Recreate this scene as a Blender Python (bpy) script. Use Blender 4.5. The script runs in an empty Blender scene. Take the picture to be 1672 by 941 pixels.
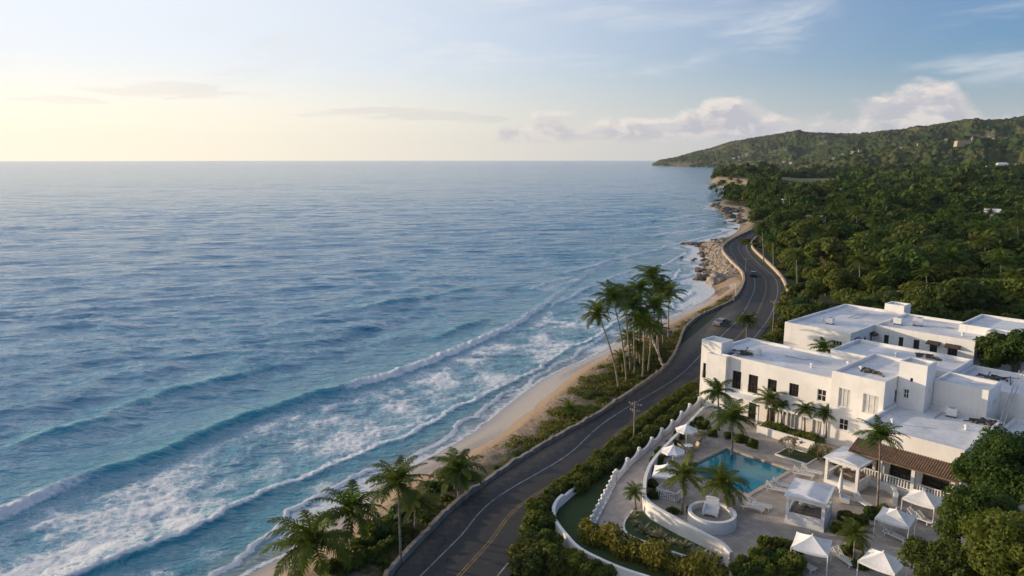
import bpy, math, random
import numpy as np
from mathutils import Vector, Matrix

SC = bpy.context.scene
COL = SC.collection
rng = np.random.default_rng(7)
random.seed(7)
PI = math.pi

# ------------------------------------------------------------------ camera
CAM_H = 37.5
FPX = 1180.0
PITCH = math.atan((470.5 - 258.5) / FPX)
cam_d = bpy.data.cameras.new('camera')
cam_d.sensor_width = 36.0
cam_d.lens = 36.0 * FPX / 1672.0
cam_d.clip_start = 0.5
cam_d.clip_end = 60000
cam = bpy.data.objects.new('camera', cam_d)
COL.objects.link(cam)
cam.location = (0, 0, CAM_H)
cam.rotation_euler = (PI / 2 - PITCH, 0, 0)
SC.camera = cam
_c, _s = math.cos(PITCH), math.sin(PITCH)


def G(px, py, z=3.0):
    """survey point of the photograph -> world point on the level z"""
    a = (px - 836) / FPX
    b = (py - 470.5) / FPX
    d = (a, _c - b * _s, -_s - b * _c)
    t = (z - CAM_H) / d[2]
    return Vector((d[0] * t, d[1] * t, z))


def at_depth(px, py, Y):
    """survey point -> world point on the vertical plane y = Y"""
    a = (px - 836) / FPX
    b = (py - 470.5) / FPX
    d = (a, _c - b * _s, -_s - b * _c)
    t = Y / d[1]
    return Vector((d[0] * t, Y, CAM_H + d[2] * t))


# hotel frame: U runs along the sea facade towards the right, V inland
_a = math.radians(138.2)
HU = Vector((math.sin(_a), math.cos(_a), 0))
HV = Vector((math.sin(_a - PI / 2), math.cos(_a - PI / 2), 0))
HO = Vector((26.907, 97.898, 0))
HROT = math.atan2(HU.y, HU.x)


def L(u, v, z):
    return HO + HU * u + HV * v + Vector((0, 0, z))


# ------------------------------------------------------------------ numpy noise
def _hash(ix, iy, seed):
    h = (ix.astype(np.int64) * 374761393 + iy.astype(np.int64) * 668265263 + seed * 1442695041) & 0xFFFFFFFF
    h = ((h ^ (h >> 13)) * 1274126177) & 0xFFFFFFFF
    h = h ^ (h >> 16)
    return (h & 0xFFFF) / 65535.0


def vnoise(x, y, seed=0):
    ix, iy = np.floor(x), np.floor(y)
    fx, fy = x - ix, y - iy
    fx = fx * fx * fx * (fx * (fx * 6 - 15) + 10)
    fy = fy * fy * fy * (fy * (fy * 6 - 15) + 10)
    a = _hash(ix, iy, seed); b = _hash(ix + 1, iy, seed)
    c = _hash(ix, iy + 1, seed); d = _hash(ix + 1, iy + 1, seed)
    return (a + (b - a) * fx) * (1 - fy) + (c + (d - c) * fx) * fy


def fbm(x, y, seed=0, oct=4, gain=0.5):
    s = np.zeros_like(x); amp = 1.0; tot = 0
    for k in range(oct):
        s = s + amp * vnoise(x * 2 ** k + 17.3 * k, y * 2 ** k - 9.1 * k, seed + k)
        tot += amp; amp *= gain
    return s / tot


def sstep(a, b, x):
    t = np.clip((x - a) / (b - a), 0, 1)
    return t * t * (3 - 2 * t)


def poly_dist(X, Y, pts):
    """distance, signed side (+ = left of travel), arc parameter"""
    best = np.full(X.shape, 1e18); side = np.zeros(X.shape); arc = np.zeros(X.shape)
    acc = 0.0
    for (x0, y0), (x1, y1) in zip(pts[:-1], pts[1:]):
        dx, dy = x1 - x0, y1 - y0
        l2 = dx * dx + dy * dy
        if l2 < 1e-9:
            continue
        t = np.clip(((X - x0) * dx + (Y - y0) * dy) / l2, 0, 1)
        ex, ey = X - (x0 + t * dx), Y - (y0 + t * dy)
        d2 = ex * ex + ey * ey
        m = d2 < best
        best = np.where(m, d2, best)
        cr = dx * (Y - y0) - dy * (X - x0)
        side = np.where(m, np.sign(cr), side)
        arc = np.where(m, acc + t * math.sqrt(l2), arc)
        acc += math.sqrt(l2)
    return np.sqrt(best), side, arc


def inside(X, Y, poly):
    r = np.zeros(X.shape, bool)
    n = len(poly)
    for i in range(n):
        x0, y0 = poly[i]; x1, y1 = poly[(i + 1) % n]
        if y0 == y1:
            continue
        c = ((y0 > Y) != (y1 > Y)) & (X < (x1 - x0) * (Y - y0) / (y1 - y0) + x0)
        r ^= c
    return r


def smooth_line(pts, n=8):
    """Catmull-Rom through points (Vectors)"""
    p = [Vector(q) for q in pts]
    p = [p[0] * 2 - p[1]] + p + [p[-1] * 2 - p[-2]]
    out = []
    for i in range(1, len(p) - 2):
        for k in range(n):
            t = k / n
            out.append(0.5 * ((2 * p[i]) + (p[i + 1] - p[i - 1]) * t + (2 * p[i - 1] - 5 * p[i] + 4 * p[i + 1] - p[i + 2]) * t * t
                              + (3 * p[i] - p[i - 1] - 3 * p[i + 1] + p[i + 2]) * t ** 3))
    out.append(p[-2])
    return out


def resample(pts, step):
    out = [Vector(pts[0])]
    carry = 0.0
    for a, b in zip(pts[:-1], pts[1:]):
        a, b = Vector(a), Vector(b)
        l = (b - a).length
        t = step - carry
        while t <= l:
            out.append(a.lerp(b, t / l)); t += step
        carry = l - (t - step)
    return out


# ------------------------------------------------------------------ materials
class NT:
    def __init__(s, nt):
        s.nt = nt

    def n(s, t, **kw):
        nd = s.nt.nodes.new(t)
        for k, v in kw.items():
            if k[0] == '_':
                setattr(nd, k[1:], v)
            else:
                key = int(k[1:]) if k[0] == 'i' and k[1:].isdigit() else k.replace('__', ' ')
                sock = nd.inputs[key]
                if isinstance(v, bpy.types.NodeSocket):
                    s.nt.links.new(v, sock)
                else:
                    if isinstance(v, tuple) and len(v) == 3 and sock.type == 'RGBA':
                        v = (*v, 1)
                    sock.default_value = v
        return nd

    def m(s, op, a, b=0.0, c=0.0, clamp=False):
        nd = s.n('ShaderNodeMath', _operation=op, _use_clamp=clamp, i0=a, i1=b)
        if op in ('MULTIPLY_ADD',):
            x = nd.inputs[2]
            if isinstance(c, bpy.types.NodeSocket): s.nt.links.new(c, x)
            else: x.default_value = c
        return nd.outputs[0]

    def ss(s, a, b, x):
        nd = s.n('ShaderNodeMapRange', _interpolation_type='SMOOTHSTEP', Value=x)
        for k, v in (('From Min', a), ('From Max', b)):
            if isinstance(v, bpy.types.NodeSocket): s.nt.links.new(v, nd.inputs[k])
            else: nd.inputs[k].default_value = v
        return nd.outputs[0]

    def mix(s, f, a, b, blend='MIX'):
        nd = s.nt.nodes.new('ShaderNodeMix')
        nd.data_type = 'RGBA'; nd.blend_type = blend
        for sock, v in ((nd.inputs[0], f), (nd.inputs[6], a), (nd.inputs[7], b)):
            if isinstance(v, bpy.types.NodeSocket): s.nt.links.new(v, sock)
            else: sock.default_value = (*v, 1) if isinstance(v, tuple) and len(v) == 3 else v
        return nd.outputs[2]

    def noise(s, vec, scale, detail=4, rough=.55, dist=0.0, out=0):
        return s.n('ShaderNodeTexNoise', Vector=vec, Scale=scale, Detail=detail, Roughness=rough, Distortion=dist).outputs[out]

    def pos(s):
        return s.n('ShaderNodeNewGeometry').outputs['Position']

    def xyz(s, v):
        return s.n('ShaderNodeSeparateXYZ', Vector=v).outputs

    def vec(s, x=0.0, y=0.0, z=0.0):
        return s.n('ShaderNodeCombineXYZ', X=x, Y=y, Z=z).outputs[0]

    def scaled(s, v, sc, rot=(0, 0, 0)):
        return s.n('ShaderNodeMapping', Vector=v, Scale=sc, Rotation=rot).outputs[0]


def new_mat(name):
    m = bpy.data.materials.new(name)
    m.use_nodes = True
    m.node_tree.nodes.clear()
    return m, NT(m.node_tree)


def finish(m, t, shader, disp=None):
    o = t.n('ShaderNodeOutputMaterial', Surface=shader)
    return m


def simple(name, c1, c2=None, scale=1.0, rough=.75, bump=0.0, bscale=8.0, c3=None, s3=6.0, lo=.35, hi=.65, spec=.3, obj=False, f3=.5):
    m, t = new_mat(name)
    p = t.n('ShaderNodeTexCoord').outputs['Object'] if obj else t.pos()
    col = c1
    if c2:
        f = t.ss(lo, hi, t.noise(p, scale, 5))
        col = t.mix(f, c1, c2)
    if c3:
        f = t.m('MULTIPLY', t.ss(.55, .7, t.noise(p, s3, 5, .65)), f3)
        col = t.mix(f, col, c3)
    b = t.n('ShaderNodeBsdfPrincipled', Roughness=rough)
    b.inputs['Specular IOR Level'].default_value = spec
    if isinstance(col, tuple): b.inputs['Base Color'].default_value = (*col, 1)
    else: t.nt.links.new(col, b.inputs['Base Color'])
    if bump:
        h = t.noise(p, bscale, 6, .6)
        bn = t.n('ShaderNodeBump', Strength=bump, Distance=.08, Height=h)
        t.nt.links.new(bn.outputs[0], b.inputs['Normal'])
    return finish(m, t, b.outputs[0])


def leaf_mat(name, c1, c2, c3, transl=.35, scale=.6):
    m, t = new_mat(name)
    p = t.pos()
    f = t.ss(.3, .7, t.noise(p, scale, 4))
    oi = t.n('ShaderNodeObjectInfo').outputs['Random']
    col = t.mix(f, c1, c2)
    col = t.mix(t.m('MULTIPLY', oi, .75), col, c3)
    oj = t.m('FRACT', t.m('MULTIPLY', oi, 7.31))
    col = t.mix(1.0, col, t.mix(oj, (.72, .76, .78), (1.25, 1.18, 1.0)), 'MULTIPLY')
    fine = t.noise(p, 3.0, 2)
    col = t.mix(t.m('MULTIPLY', t.ss(.5, .8, fine), .4), col, tuple(min(1, x * 1.9) for x in c2))
    b = t.n('ShaderNodeBsdfPrincipled', Roughness=.62)
    b.inputs['Specular IOR Level'].default_value = .25
    t.nt.links.new(col, b.inputs['Base Color'])
    tc = t.mix(1.0, col, (1.6, 1.5, .55), 'MULTIPLY')
    tr = t.n('ShaderNodeBsdfTranslucent', Color=tc)
    mx = t.n('ShaderNodeMixShader', Fac=transl, i1=b.outputs[0], i2=tr.outputs[0])
    return finish(m, t, mx.outputs[0])


MT = {}

def plaster(name, c1, c2, streak, amt, roof=False):
    m, t = new_mat(name)
    p = t.pos()
    c = t.mix(t.ss(.35, .65, t.noise(p, .35, 5)), c1, c2)
    blot = t.ss(.52, .72, t.noise(p, 1.1, 6, .65))
    c = t.mix(t.m('MULTIPLY', blot, amt), c, streak)
    if roof:
        big = t.ss(.48, .66, t.noise(p, .22, 6, .7))
        c = t.mix(t.m('MULTIPLY', big, .34), c, tuple(x * 1.15 for x in streak))
        br = t.n('ShaderNodeTexBrick', Vector=t.scaled(p, (1, 1, 1), (0, 0, .84)), Color1=(1, 1, 1, 1), Color2=(.93, .93, .94, 1), Mortar=(.74, .74, .75, 1), Scale=1.0, Mortar__Size=.03, Brick__Width=5.5, Row__Height=1.1)
        c = t.mix(.8, c, br.outputs[0], 'MULTIPLY')
    else:
        st = t.ss(.54, .76, t.noise(t.scaled(p, (2.2, 2.2, .10)), 1.0, 4, .6))
        c = t.mix(t.m('MULTIPLY', t.m('MULTIPLY', st, t.ss(.35, .6, t.noise(p, .3, 3))), .38), c, streak)
    b = t.n('ShaderNodeBsdfPrincipled', Base__Color=c, Roughness=.85)
    b.inputs['Specular IOR Level'].default_value = .3
    bn = t.n('ShaderNodeBump', Strength=.3, Distance=.05, Height=t.noise(p, 5, 6, .65))
    t.nt.links.new(bn.outputs[0], b.inputs['Normal'])
    return finish(m, t, b.outputs[0])


MT['stucco'] = plaster('white_stucco', (.81, .79, .75), (.73, .705, .67), (.46, .425, .385), .16)
MT['stucco_grey'] = plaster('weathered_white', (.78, .77, .76), (.66, .64, .61), (.38, .35, .32), .3)
MT['roof'] = plaster('painted_roof', (.78, .78, .79), (.66, .66, .67), (.34, .32, .305), .34, True)
MT['dark_frame'] = simple('dark_frame', (.035, .026, .02), (.06, .045, .03), 2, .5)
MT['white_frame'] = simple('white_frame', (.72, .70, .66), None, 1, .5)
MT['glass'] = simple('window_glass', (.018, .020, .022), (.035, .034, .032), .8, .08, spec=.6)
MT['curtain_glass'] = simple('curtained_glass', (.62, .61, .58), (.5, .49, .47), 1.2, .25, spec=.6)
MT['tile'] = None
MT['wood'] = simple('weathered_wood', (.24, .17, .11), (.16, .11, .07), 3, .8, .4, 12)
MT['pole'] = simple('pole_wood', (.30, .24, .18), (.2, .15, .11), 2, .85, .3, 10)
MT['metal'] = simple('grey_metal', (.42, .43, .44), (.33, .33, .33), 3, .45, spec=.5)
MT['dark'] = simple('dark_debris', (.06, .052, .045), (.14, .12, .10), 2, .9, .5, 5)
MT['fabric'] = simple('canopy_cloth', (.80, .78, .76), (.72, .70, .68), 1.2, .9, .2, 3)
MT['white_paint'] = simple('white_paint', (.80, .79, .77), (.70, .69, .66), 3, .6, obj=True)
MT['bark'] = simple('palm_bark', (.30, .25, .20), (.17, .135, .105), 4, .9, .6, 10)
MT['tree_bark'] = simple('tree_bark', (.13, .10, .075), (.20, .16, .12), 3, .9, .6, 10)
MT['palm_leaf'] = leaf_mat('palm_leaf', (.038, .084, .013), (.070, .118, .017), (.10, .118, .02), .38, .5)
MT['coconut'] = simple('coconut_husk', (.22, .17, .045), (.14, .12, .03), 4, .6)
MT['leaf'] = leaf_mat('tree_leaf', (.032, .076, .012), (.072, .118, .017), (.110, .118, .018), .36, .25)
MT['leaf_bright'] = leaf_mat('bright_leaf', (.042, .080, .013), (.078, .115, .017), (.11, .122, .02), .4, .5)
MT['leaf_hedge'] = leaf_mat('hedge_leaf', (.068, .100, .015), (.105, .132, .018), (.135, .135, .02), .4, .7)
MT['leaf_gold'] = leaf_mat('golden_leaf', (.085, .105, .014), (.13, .135, .018), (.15, .135, .02), .36, .9)
MT['grass_leaf'] = leaf_mat('grass_leaf', (.075, .10, .018), (.11, .12, .025), (.12, .11, .03), .35, .35)
MT['agave'] = leaf_mat('agave_leaf', (.24, .22, .15), (.32, .28, .2), (.2, .2, .12), .2, 1)
MT['rock'] = simple('dark_rock', (.085, .072, .06), (.16, .135, .11), .8, .85, .8, 3, (.24, .2, .16), 1.5)
MT['rock_pale'] = simple('pale_rock', (.25, .21, .165), (.36, .305, .245), .7, .9, .8, 3, (.16, .13, .11), 1.2)
MT['stone_wall'] = simple('stone_parapet', (.30, .26, .215), (.21, .18, .15), .9, .9, .8, 4, (.12, .10, .085), 2.2)
MT['stone_tan'] = simple('tan_parapet', (.44, .36, .27), (.34, .275, .205), .6, .9, .6, 4, (.2, .16, .13), 2)
MT['pavilion'] = simple('pavilion_plaster', (.78, .77, .75), (.70, .685, .66), .8, .8, .2, 6, (.5, .48, .45), 2, f3=.25)


def tile_mat():
    m, t = new_mat('roof_tile')
    p = t.n('ShaderNodeTexCoord').outputs['Object']
    col = t.mix(t.ss(.3, .7, t.noise(p, 2.2, 5)), (.26, .155, .095), (.15, .095, .065))
    col = t.mix(t.ss(.5, .7, t.noise(p, 7, 3)), col, (.33, .22, .14))
    b = t.n('ShaderNodeBsdfPrincipled', Base__Color=col, Roughness=.85)
    return finish(m, t, b.outputs[0])


MT['tile'] = tile_mat()


# ------------------------------------------------------------------ mesh builder
class MB:
    def __init__(s):
        s.v = []; s.f = []; s.mi = []; s.cur = 0

    def face(s, pts):
        k = len(s.v); s.v.extend(tuple(p) for p in pts)
        s.f.append(tuple(range(k, k + len(pts)))); s.mi.append(s.cur)

    def hexa(s, p):
        """8 corners: bottom 4 ccw then top 4"""
        k = len(s.v); s.v.extend(tuple(q) for q in p)
        for q in ((3, 2, 1, 0), (4, 5, 6, 7), (0, 1, 5, 4), (1, 2, 6, 5), (2, 3, 7, 6), (3, 0, 4, 7)):
            s.f.append(tuple(k + i for i in q)); s.mi.append(s.cur)

    def box(s, x0, x1, y0, y1, z0, z1, M=None):
        p = [Vector(q) for q in ((x0, y0, z0), (x1, y0, z0), (x1, y1, z0), (x0, y1, z0), (x0, y0, z1), (x1, y0, z1), (x1, y1, z1), (x0, y1, z1))]
        if M is not None: p = [M @ q for q in p]
        s.hexa(p)

    def bar(s, a, b, w, h=None):
        a, b = Vector(a), Vector(b); h = h or w
        d = (b - a).normalized()
        up = Vector((0, 0, 1)) if abs(d.z) < .95 else Vector((0, 1, 0))
        x = d.cross(up).normalized(); y = x.cross(d)
        x *= w / 2; y *= h / 2
        s.hexa([a - x - y, a + x - y, a + x + y, a - x + y, b - x - y, b + x - y, b + x + y, b - x + y])

    def tube(s, pts, rad, n=8, cap=True):
        pts = [Vector(p) for p in pts]
        rings = []
        for i, p in enumerate(pts):
            d = (pts[min(i + 1, len(pts) - 1)] - pts[max(i - 1, 0)]).normalized()
            ref = Vector((1, 0, 0)) if abs(d.x) < .9 else Vector((0, 1, 0))
            x = d.cross(ref).normalized(); y = d.cross(x)
            r = rad[i] if hasattr(rad, '__len__') else rad
            k = len(s.v)
            for j in range(n):
                a = 2 * PI * j / n
                s.v.append(tuple(p + x * (r * math.cos(a)) + y * (r * math.sin(a))))
            rings.append(k)
        for a, b in zip(rings[:-1], rings[1:]):
            for j in range(n):
                s.f.append((a + j, a + (j + 1) % n, b + (j + 1) % n, b + j)); s.mi.append(s.cur)
        if cap:
            s.f.append(tuple(rings[0] + j for j in range(n))[::-1]); s.mi.append(s.cur)
            s.f.append(tuple(rings[-1] + j for j in range(n))); s.mi.append(s.cur)

    def lathe(s, prof, c=(0, 0, 0), n=16):
        """profile [(r,z)...]"""
        rings = []
        for r, z in prof:
            k = len(s.v)
            for j in range(n):
                a = 2 * PI * j / n
                s.v.append((c[0] + r * math.cos(a), c[1] + r * math.sin(a), c[2] + z))
            rings.append(k)
        for a, b in zip(rings[:-1], rings[1:]):
            for j in range(n):
                s.f.append((a + j, a + (j + 1) % n, b + (j + 1) % n, b + j)); s.mi.append(s.cur)
        s.f.append(tuple(rings[-1] + j for j in range(n))); s.mi.append(s.cur)
        s.f.append(tuple(rings[0] + j for j in range(n))[::-1]); s.mi.append(s.cur)

    def build(s, name, mats, parent=None, smooth=False):
        me = bpy.data.meshes.new(name)
        me.from_pydata(s.v, [], s.f)
        mats = mats if isinstance(mats, (list, tuple)) else [mats]
        for m in mats: me.materials.append(m)
        if len(mats) > 1: me.polygons.foreach_set('material_index', s.mi)
        if smooth: me.polygons.foreach_set('use_smooth', [True] * len(s.f))
        me.update()
        return link(name, me, parent)


def link(name, data, parent=None):
    o = bpy.data.objects.new(name, data)
    COL.objects.link(o)
    if parent is not None: o.parent = parent
    return o


def np_mesh(name, V, Q, mats, attrs=None, smooth=False, mi=None):
    """V (n,3), Q (m,4) or (m,3)"""
    me = bpy.data.meshes.new(name)
    n, m, k = len(V), len(Q), Q.shape[1]
    me.vertices.add(n); me.vertices.foreach_set('co', np.ascontiguousarray(V, dtype=np.float32).ravel())
    me.loops.add(m * k); me.loops.foreach_set('vertex_index', np.ascontiguousarray(Q, dtype=np.int32).ravel())
    me.polygons.add(m)
    me.polygons.foreach_set('loop_start', np.arange(m, dtype=np.int32) * k)
    me.polygons.foreach_set('loop_total', np.full(m, k, dtype=np.int32))
    for mt in (mats if isinstance(mats, (list, tuple)) else [mats]): me.materials.append(mt)
    if mi is not None: me.polygons.foreach_set('material_index', mi.astype(np.int32))
    if smooth: me.polygons.foreach_set('use_smooth', np.ones(m, dtype=bool))
    for an, av in (attrs or {}).items():
        at = me.attributes.new(an, 'FLOAT', 'POINT')
        at.data.foreach_set('value', np.ascontiguousarray(av, dtype=np.float32))
    me.update(calc_edges=True)
    return me


def grid_quads(nr, nc):
    i = np.arange(nr - 1)[:, None] * nc + np.arange(nc - 1)[None, :]
    i = i.ravel()
    return np.stack([i, i + 1, i + nc + 1, i + nc], 1)


def compact(V, Q, attrs):
    used = np.zeros(len(V), bool); used[Q.ravel()] = True
    idx = np.cumsum(used) - 1
    return V[used], idx[Q], {k: a[used] for k, a in attrs.items()}


def tag(o, label=None, cat=None, group=None, kind=None):
    if label: o['label'] = label
    if cat: o['category'] = cat
    if group: o['group'] = group
    if kind: o['kind'] = kind
    return o


def empty(name, loc, rz=0, label=None, cat=None, group=None):
    o = bpy.data.objects.new(name, None)
    COL.objects.link(o)
    o.empty_display_size = .3
    o.location = loc; o.rotation_euler = (0, 0, rz)
    return tag(o, label, cat, group)


def children(o):
    return [c for c in COL.objects if c.parent == o]


def copy_tree(o, loc=None, rz=None, sc=None, label=None, kids=None):
    c = o.copy(); COL.objects.link(c)
    if loc is not None: c.location = loc
    if rz is not None: c.rotation_euler = (0, 0, rz)
    if sc is not None: c.scale = (sc, sc, sc) if not hasattr(sc, '__len__') else sc
    if label: c['label'] = label
    for ch in (kids if kids is not None else children(o)):
        d = ch.copy(); COL.objects.link(d); d.parent = c
        for g in children(ch) if kids is None else []:
            e = g.copy(); COL.objects.link(e); e.parent = d
    return c


def struct(o, label, cat=None):
    return tag(o, label, cat, None, 'structure')
# ------------------------------------------------------------------ survey lines
def W(pts, z):
    return [G(x, y, z) for x, y in pts]


SHORE_PX = [(400, 941), (480, 897), (560, 836), (620, 787), (690, 752), (770, 707), (830, 660), (890, 617), (960, 585), (1000, 563), (1060, 532),
            (1110, 512), (1140, 495), (1165, 478), (1160, 468), (1152, 456), (1150, 440), (1147, 425), (1142, 412), (1138, 402), (1146, 398),
            (1158, 397), (1178, 391), (1200, 380), (1208, 368), (1200, 355), (1205, 346), (1180, 342), (1165, 338), (1175, 330), (1200, 326),
            (1215, 318), (1215, 308), (1195, 304), (1163, 300), (1160, 296), (1178, 291), (1200, 286), (1230, 281), (1250, 277), (1240, 274.5),
            (1200, 273.5), (1150, 272.5), (1110, 271.5), (1072, 270.2)]
shore = [Vector((-50, 0, 0)), Vector((-40, 25, 0)), Vector((-31, 47, 0))] + W(SHORE_PX, 0) + [G(1066, 268.8, 0), G(1080, 267.0, 0), Vector((4200, 9800, 0))]
shore_s = smooth_line(shore[:42], 4) + shore[42:]
SH = [(p.x, p.y) for p in shore_s]
LAND = SH + [(9900, 9900), (9900, -200), (-50, -200)]
SAND_PX = [(470, 935), (560, 865), (640, 805), (720, 775), (800, 735), (870, 680), (960, 600), (1010, 572), (1100, 535), (1180, 490), (1200, 472), (1210, 458)]
sandline = [(-30, 30), (-26, 50)] + [(p.x, p.y) for p in W(SAND_PX, .8)]
VEG_PX = [(600, 935), (690, 830), (760, 775), (830, 735), (905, 690), (935, 655), (960, 625), (990, 600), (1030, 580), (1075, 556), (1110, 545), (1150, 516), (1195, 490)]
vegline = [(-20, 30), (-14, 50)] + [(p.x, p.y) for p in W(VEG_PX, 2.2)]
WALL_PX = [(638.6, 945), (658, 920), (705, 870), (747, 828), (799, 789), (850, 755), (918, 714), (986.5, 675), (1061, 623), (1085, 605), (1100, 587), (1111, 563),
           (1119, 541), (1132, 527), (1148, 516), (1172, 505), (1198.5, 492), (1211, 476), (1216, 460), (1212.6, 447), (1200, 434), (1190, 424), (1181, 411), (1184.6, 401), (1200, 391), (1212.6, 385), (1233, 375)]
wall_w = [Vector((-17, 22, 3)), Vector((-13, 40, 3))] + W(WALL_PX, 3.0)
wall_s = smooth_line(wall_w, 6)
CL_PX = [(749, 941), (800, 885), (850, 825), (962, 753), (1027, 692), (1133, 623), (1170, 585), (1200, 555), (1230, 521), (1243, 497), (1251, 471), (1246, 451), (1223, 430), (1206, 408), (1212, 394), (1240, 379)]
cl_w = W(CL_PX, 3.0)
cl_w = [cl_w[0] + (cl_w[0] - cl_w[1]).normalized() * 60, cl_w[0] + (cl_w[0] - cl_w[1]).normalized() * 25] + cl_w + [G(1275, 372, 3.0)]
cl_s = resample(smooth_line(cl_w, 10), 1.5)


POINT = G(1192, 299, 3)


def land_h(X, Y):
    d, _, _ = poly_dist(X, Y, SH)
    ins = inside(X, Y, LAND)
    sd = np.where(ins, d, -d)
    h = np.where(sd > 0, 2.9 * sstep(-1.0, 11, sd) - 2.9 * sstep(-1.0, 11, np.zeros(1)), np.clip(sd * .12, -3, 0))
    r = np.hypot(X, Y)
    far = sstep(120, 200, r)
    h = np.where((sd > 0), h * (1 - far) + far * 2.9 * sstep(0, 8, sd), h)
    h = np.minimum(h, 2.9)
    h = h + np.where(sd > 0, 7.5 * sstep(0, 9, sd) * sstep(150, 70, np.hypot(X - POINT.x, Y - POINT.y)), 0)
    h = h + np.where(sd > 130, (sd - 130) * .018 * sstep(130, 300, sd), 0)
    return h, sd


def height_at(x, y):
    h, sd = land_h(np.array([float(x)]), np.array([float(y)]))
    return float(h[0])


# ------------------------------------------------------------------ ground + beach
def build_ground():
    az = np.radians(np.linspace(-40, 62, 560))
    r = 20 * np.exp(np.arange(0, 800) * .0074)
    R, A = np.meshgrid(r, az, indexing='ij')
    X, Y = (R * np.sin(A)).ravel(), (R * np.cos(A)).ravel()
    h, sd = land_h(X, Y)
    ds, ss_, _ = poly_dist(X, Y, sandline)
    dv, sv, _ = poly_dist(X, Y, vegline)
    dw, sw, _ = poly_dist(X, Y, [(p.x, p.y) for p in wall_s])
    sandy = np.clip(ss_ * ds, -30, 30)      # + seaward of the dry sand edge
    sandy = np.where(Y > 205, np.minimum(sandy, -4 + (Y < 215) * 2), sandy)
    veg = np.clip(-sv * dv, -30, 30)        # + landward of the plant line
    beachy = (sw > 0) & (R.ravel() < 420)
    # rough pebbles and footprints on the upper beach
    bump = (fbm(X * 1.3, Y * 1.3, 3, 3) - .5) * .28 * sstep(-.5, -2.5, sandy) * beachy * (sd > 1)
    V = np.stack([X, Y, h + bump], 1)
    Q = grid_quads(len(r), len(az))[:, ::-1]
    zq = V[Q, 2].max(1)
    keep = zq > -1.2
    Q = Q[keep]
    bq = beachy[Q].all(1)
    at = {'sandy': sandy, 'veg': veg, 'sd': np.clip(sd, -50, 400)}
    # beach material
    m, t = new_mat('beach_sand')
    A_ = lambda n: t.n('ShaderNodeAttribute', _attribute_name=n).outputs['Fac']
    p = t.pos()
    n1 = t.noise(p, .35, 5); n2 = t.noise(p, 2.2, 6, .65)
    sandc = t.mix(n1, (.37, .255, .155), (.30, .205, .125))
    sx = t.m('ADD', A_('sandy'), t.m('MULTIPLY', t.m('SUBTRACT', n1, .5), 2.2))
    wet = t.ss(-.3, .5, sx)
    peb = t.ss(-.9, -2.8, t.m('ADD', sx, t.m('MULTIPLY', t.m('SUBTRACT', n2, .5), 3)))
    pebc = t.mix(t.ss(.35, .62, n2), (.115, .085, .058), (.27, .20, .135))
    c = t.mix(peb, sandc, pebc)
    vx = t.m('ADD', A_('veg'), t.m('MULTIPLY', t.m('SUBTRACT', t.noise(p, .5, 5), .5), 7))
    c = t.mix(t.ss(.2, 2.2, vx), c, t.mix(n2, (.045, .05, .018), (.10, .085, .04)))
    c = t.mix(wet, c, t.mix(n1, (.24, .175, .125), (.20, .15, .11)))
    rough = t.n('ShaderNodeMapRange', Value=wet, i3=.9, i4=.16).outputs[0]
    b = t.n('ShaderNodeBsdfPrincipled', Base__Color=c, Roughness=rough)
    b.inputs['Specular IOR Level'].default_value = .5
    bn = t.n('ShaderNodeBump', Strength=t.n('ShaderNodeMapRange', Value=wet, i3=.8, i4=.03).outputs[0], Distance=.15, Height=n2)
    t.nt.links.new(bn.outputs[0], b.inputs['Normal'])
    finish(m, t, b.outputs[0])
    V2, Q2, a2 = compact(V, Q[bq], at)
    o = link('beach', np_mesh('beach', V2, Q2, m, a2, True))
    struct(o, 'sandy beach with wet edge between the sea and the road', 'beach')
    # inland ground
    m, t = new_mat('inland_ground')
    p = t.pos()
    n1 = t.noise(p, .05, 6, .6); n2 = t.noise(p, .8, 5, .6)
    c = t.mix(t.ss(.35, .65, n1), (.030, .042, .014), (.055, .065, .02))
    c = t.mix(t.m('MULTIPLY', t.ss(.6, .75, n2), .6), c, (.13, .10, .06))
    sdv = t.n('ShaderNodeAttribute', _attribute_name='sd').outputs['Fac']
    c = t.mix(t.ss(14, 3, t.m('ADD', sdv, t.m('MULTIPLY', t.m('SUBTRACT', n2, .5), 12))), c, (.21, .165, .12))
    b = t.n('ShaderNodeBsdfPrincipled', Base__Color=c, Roughness=.95)
    bn = t.n('ShaderNodeBump', Strength=.6, Distance=.3, Height=n2)
    t.nt.links.new(bn.outputs[0], b.inputs['Normal'])
    finish(m, t, b.outputs[0])
    V2, Q2, a2 = compact(V, Q[~bq], at)
    o = link('ground', np_mesh('ground', V2, Q2, m, a2, True))
    struct(o, 'dark green inland ground running from the road to the hills', 'ground')


build_ground()

# ------------------------------------------------------------------ sea
WA_PX = [(0, 835), (80, 800), (270, 735), (400, 680), (530, 640), (600, 620), (720, 580), (850, 520), (930, 465)]
WB_PX = [(170, 930), (310, 870), (410, 808), (560, 755), (720, 680), (880, 600), (1000, 530), (1080, 480), (1110, 440)]
WC_PX = [(345, 941), (380, 910), (441, 860), (520, 812), (600, 775), (677, 744), (735, 707), (787, 670), (898, 603), (1000, 545), (1090, 505), (1130, 478)]
HILL = None
xy = lambda pts: [(p.x, p.y) for p in pts]
LA = xy(smooth_line([Vector((-78, 40, 0)), Vector((-62, 58, 0))] + W(WA_PX, 0.4) + [G(1000, 420, 0), G(1060, 370, 0), G(1100, 320, 0), G(1120, 295, 0)], 5))
LB = xy(smooth_line([Vector((-52, 40, 0))] + W(WB_PX, 0.2), 5))
LC = xy(smooth_line([Vector((-35, 40, 0))] + W(WC_PX, 0.1), 5))
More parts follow.
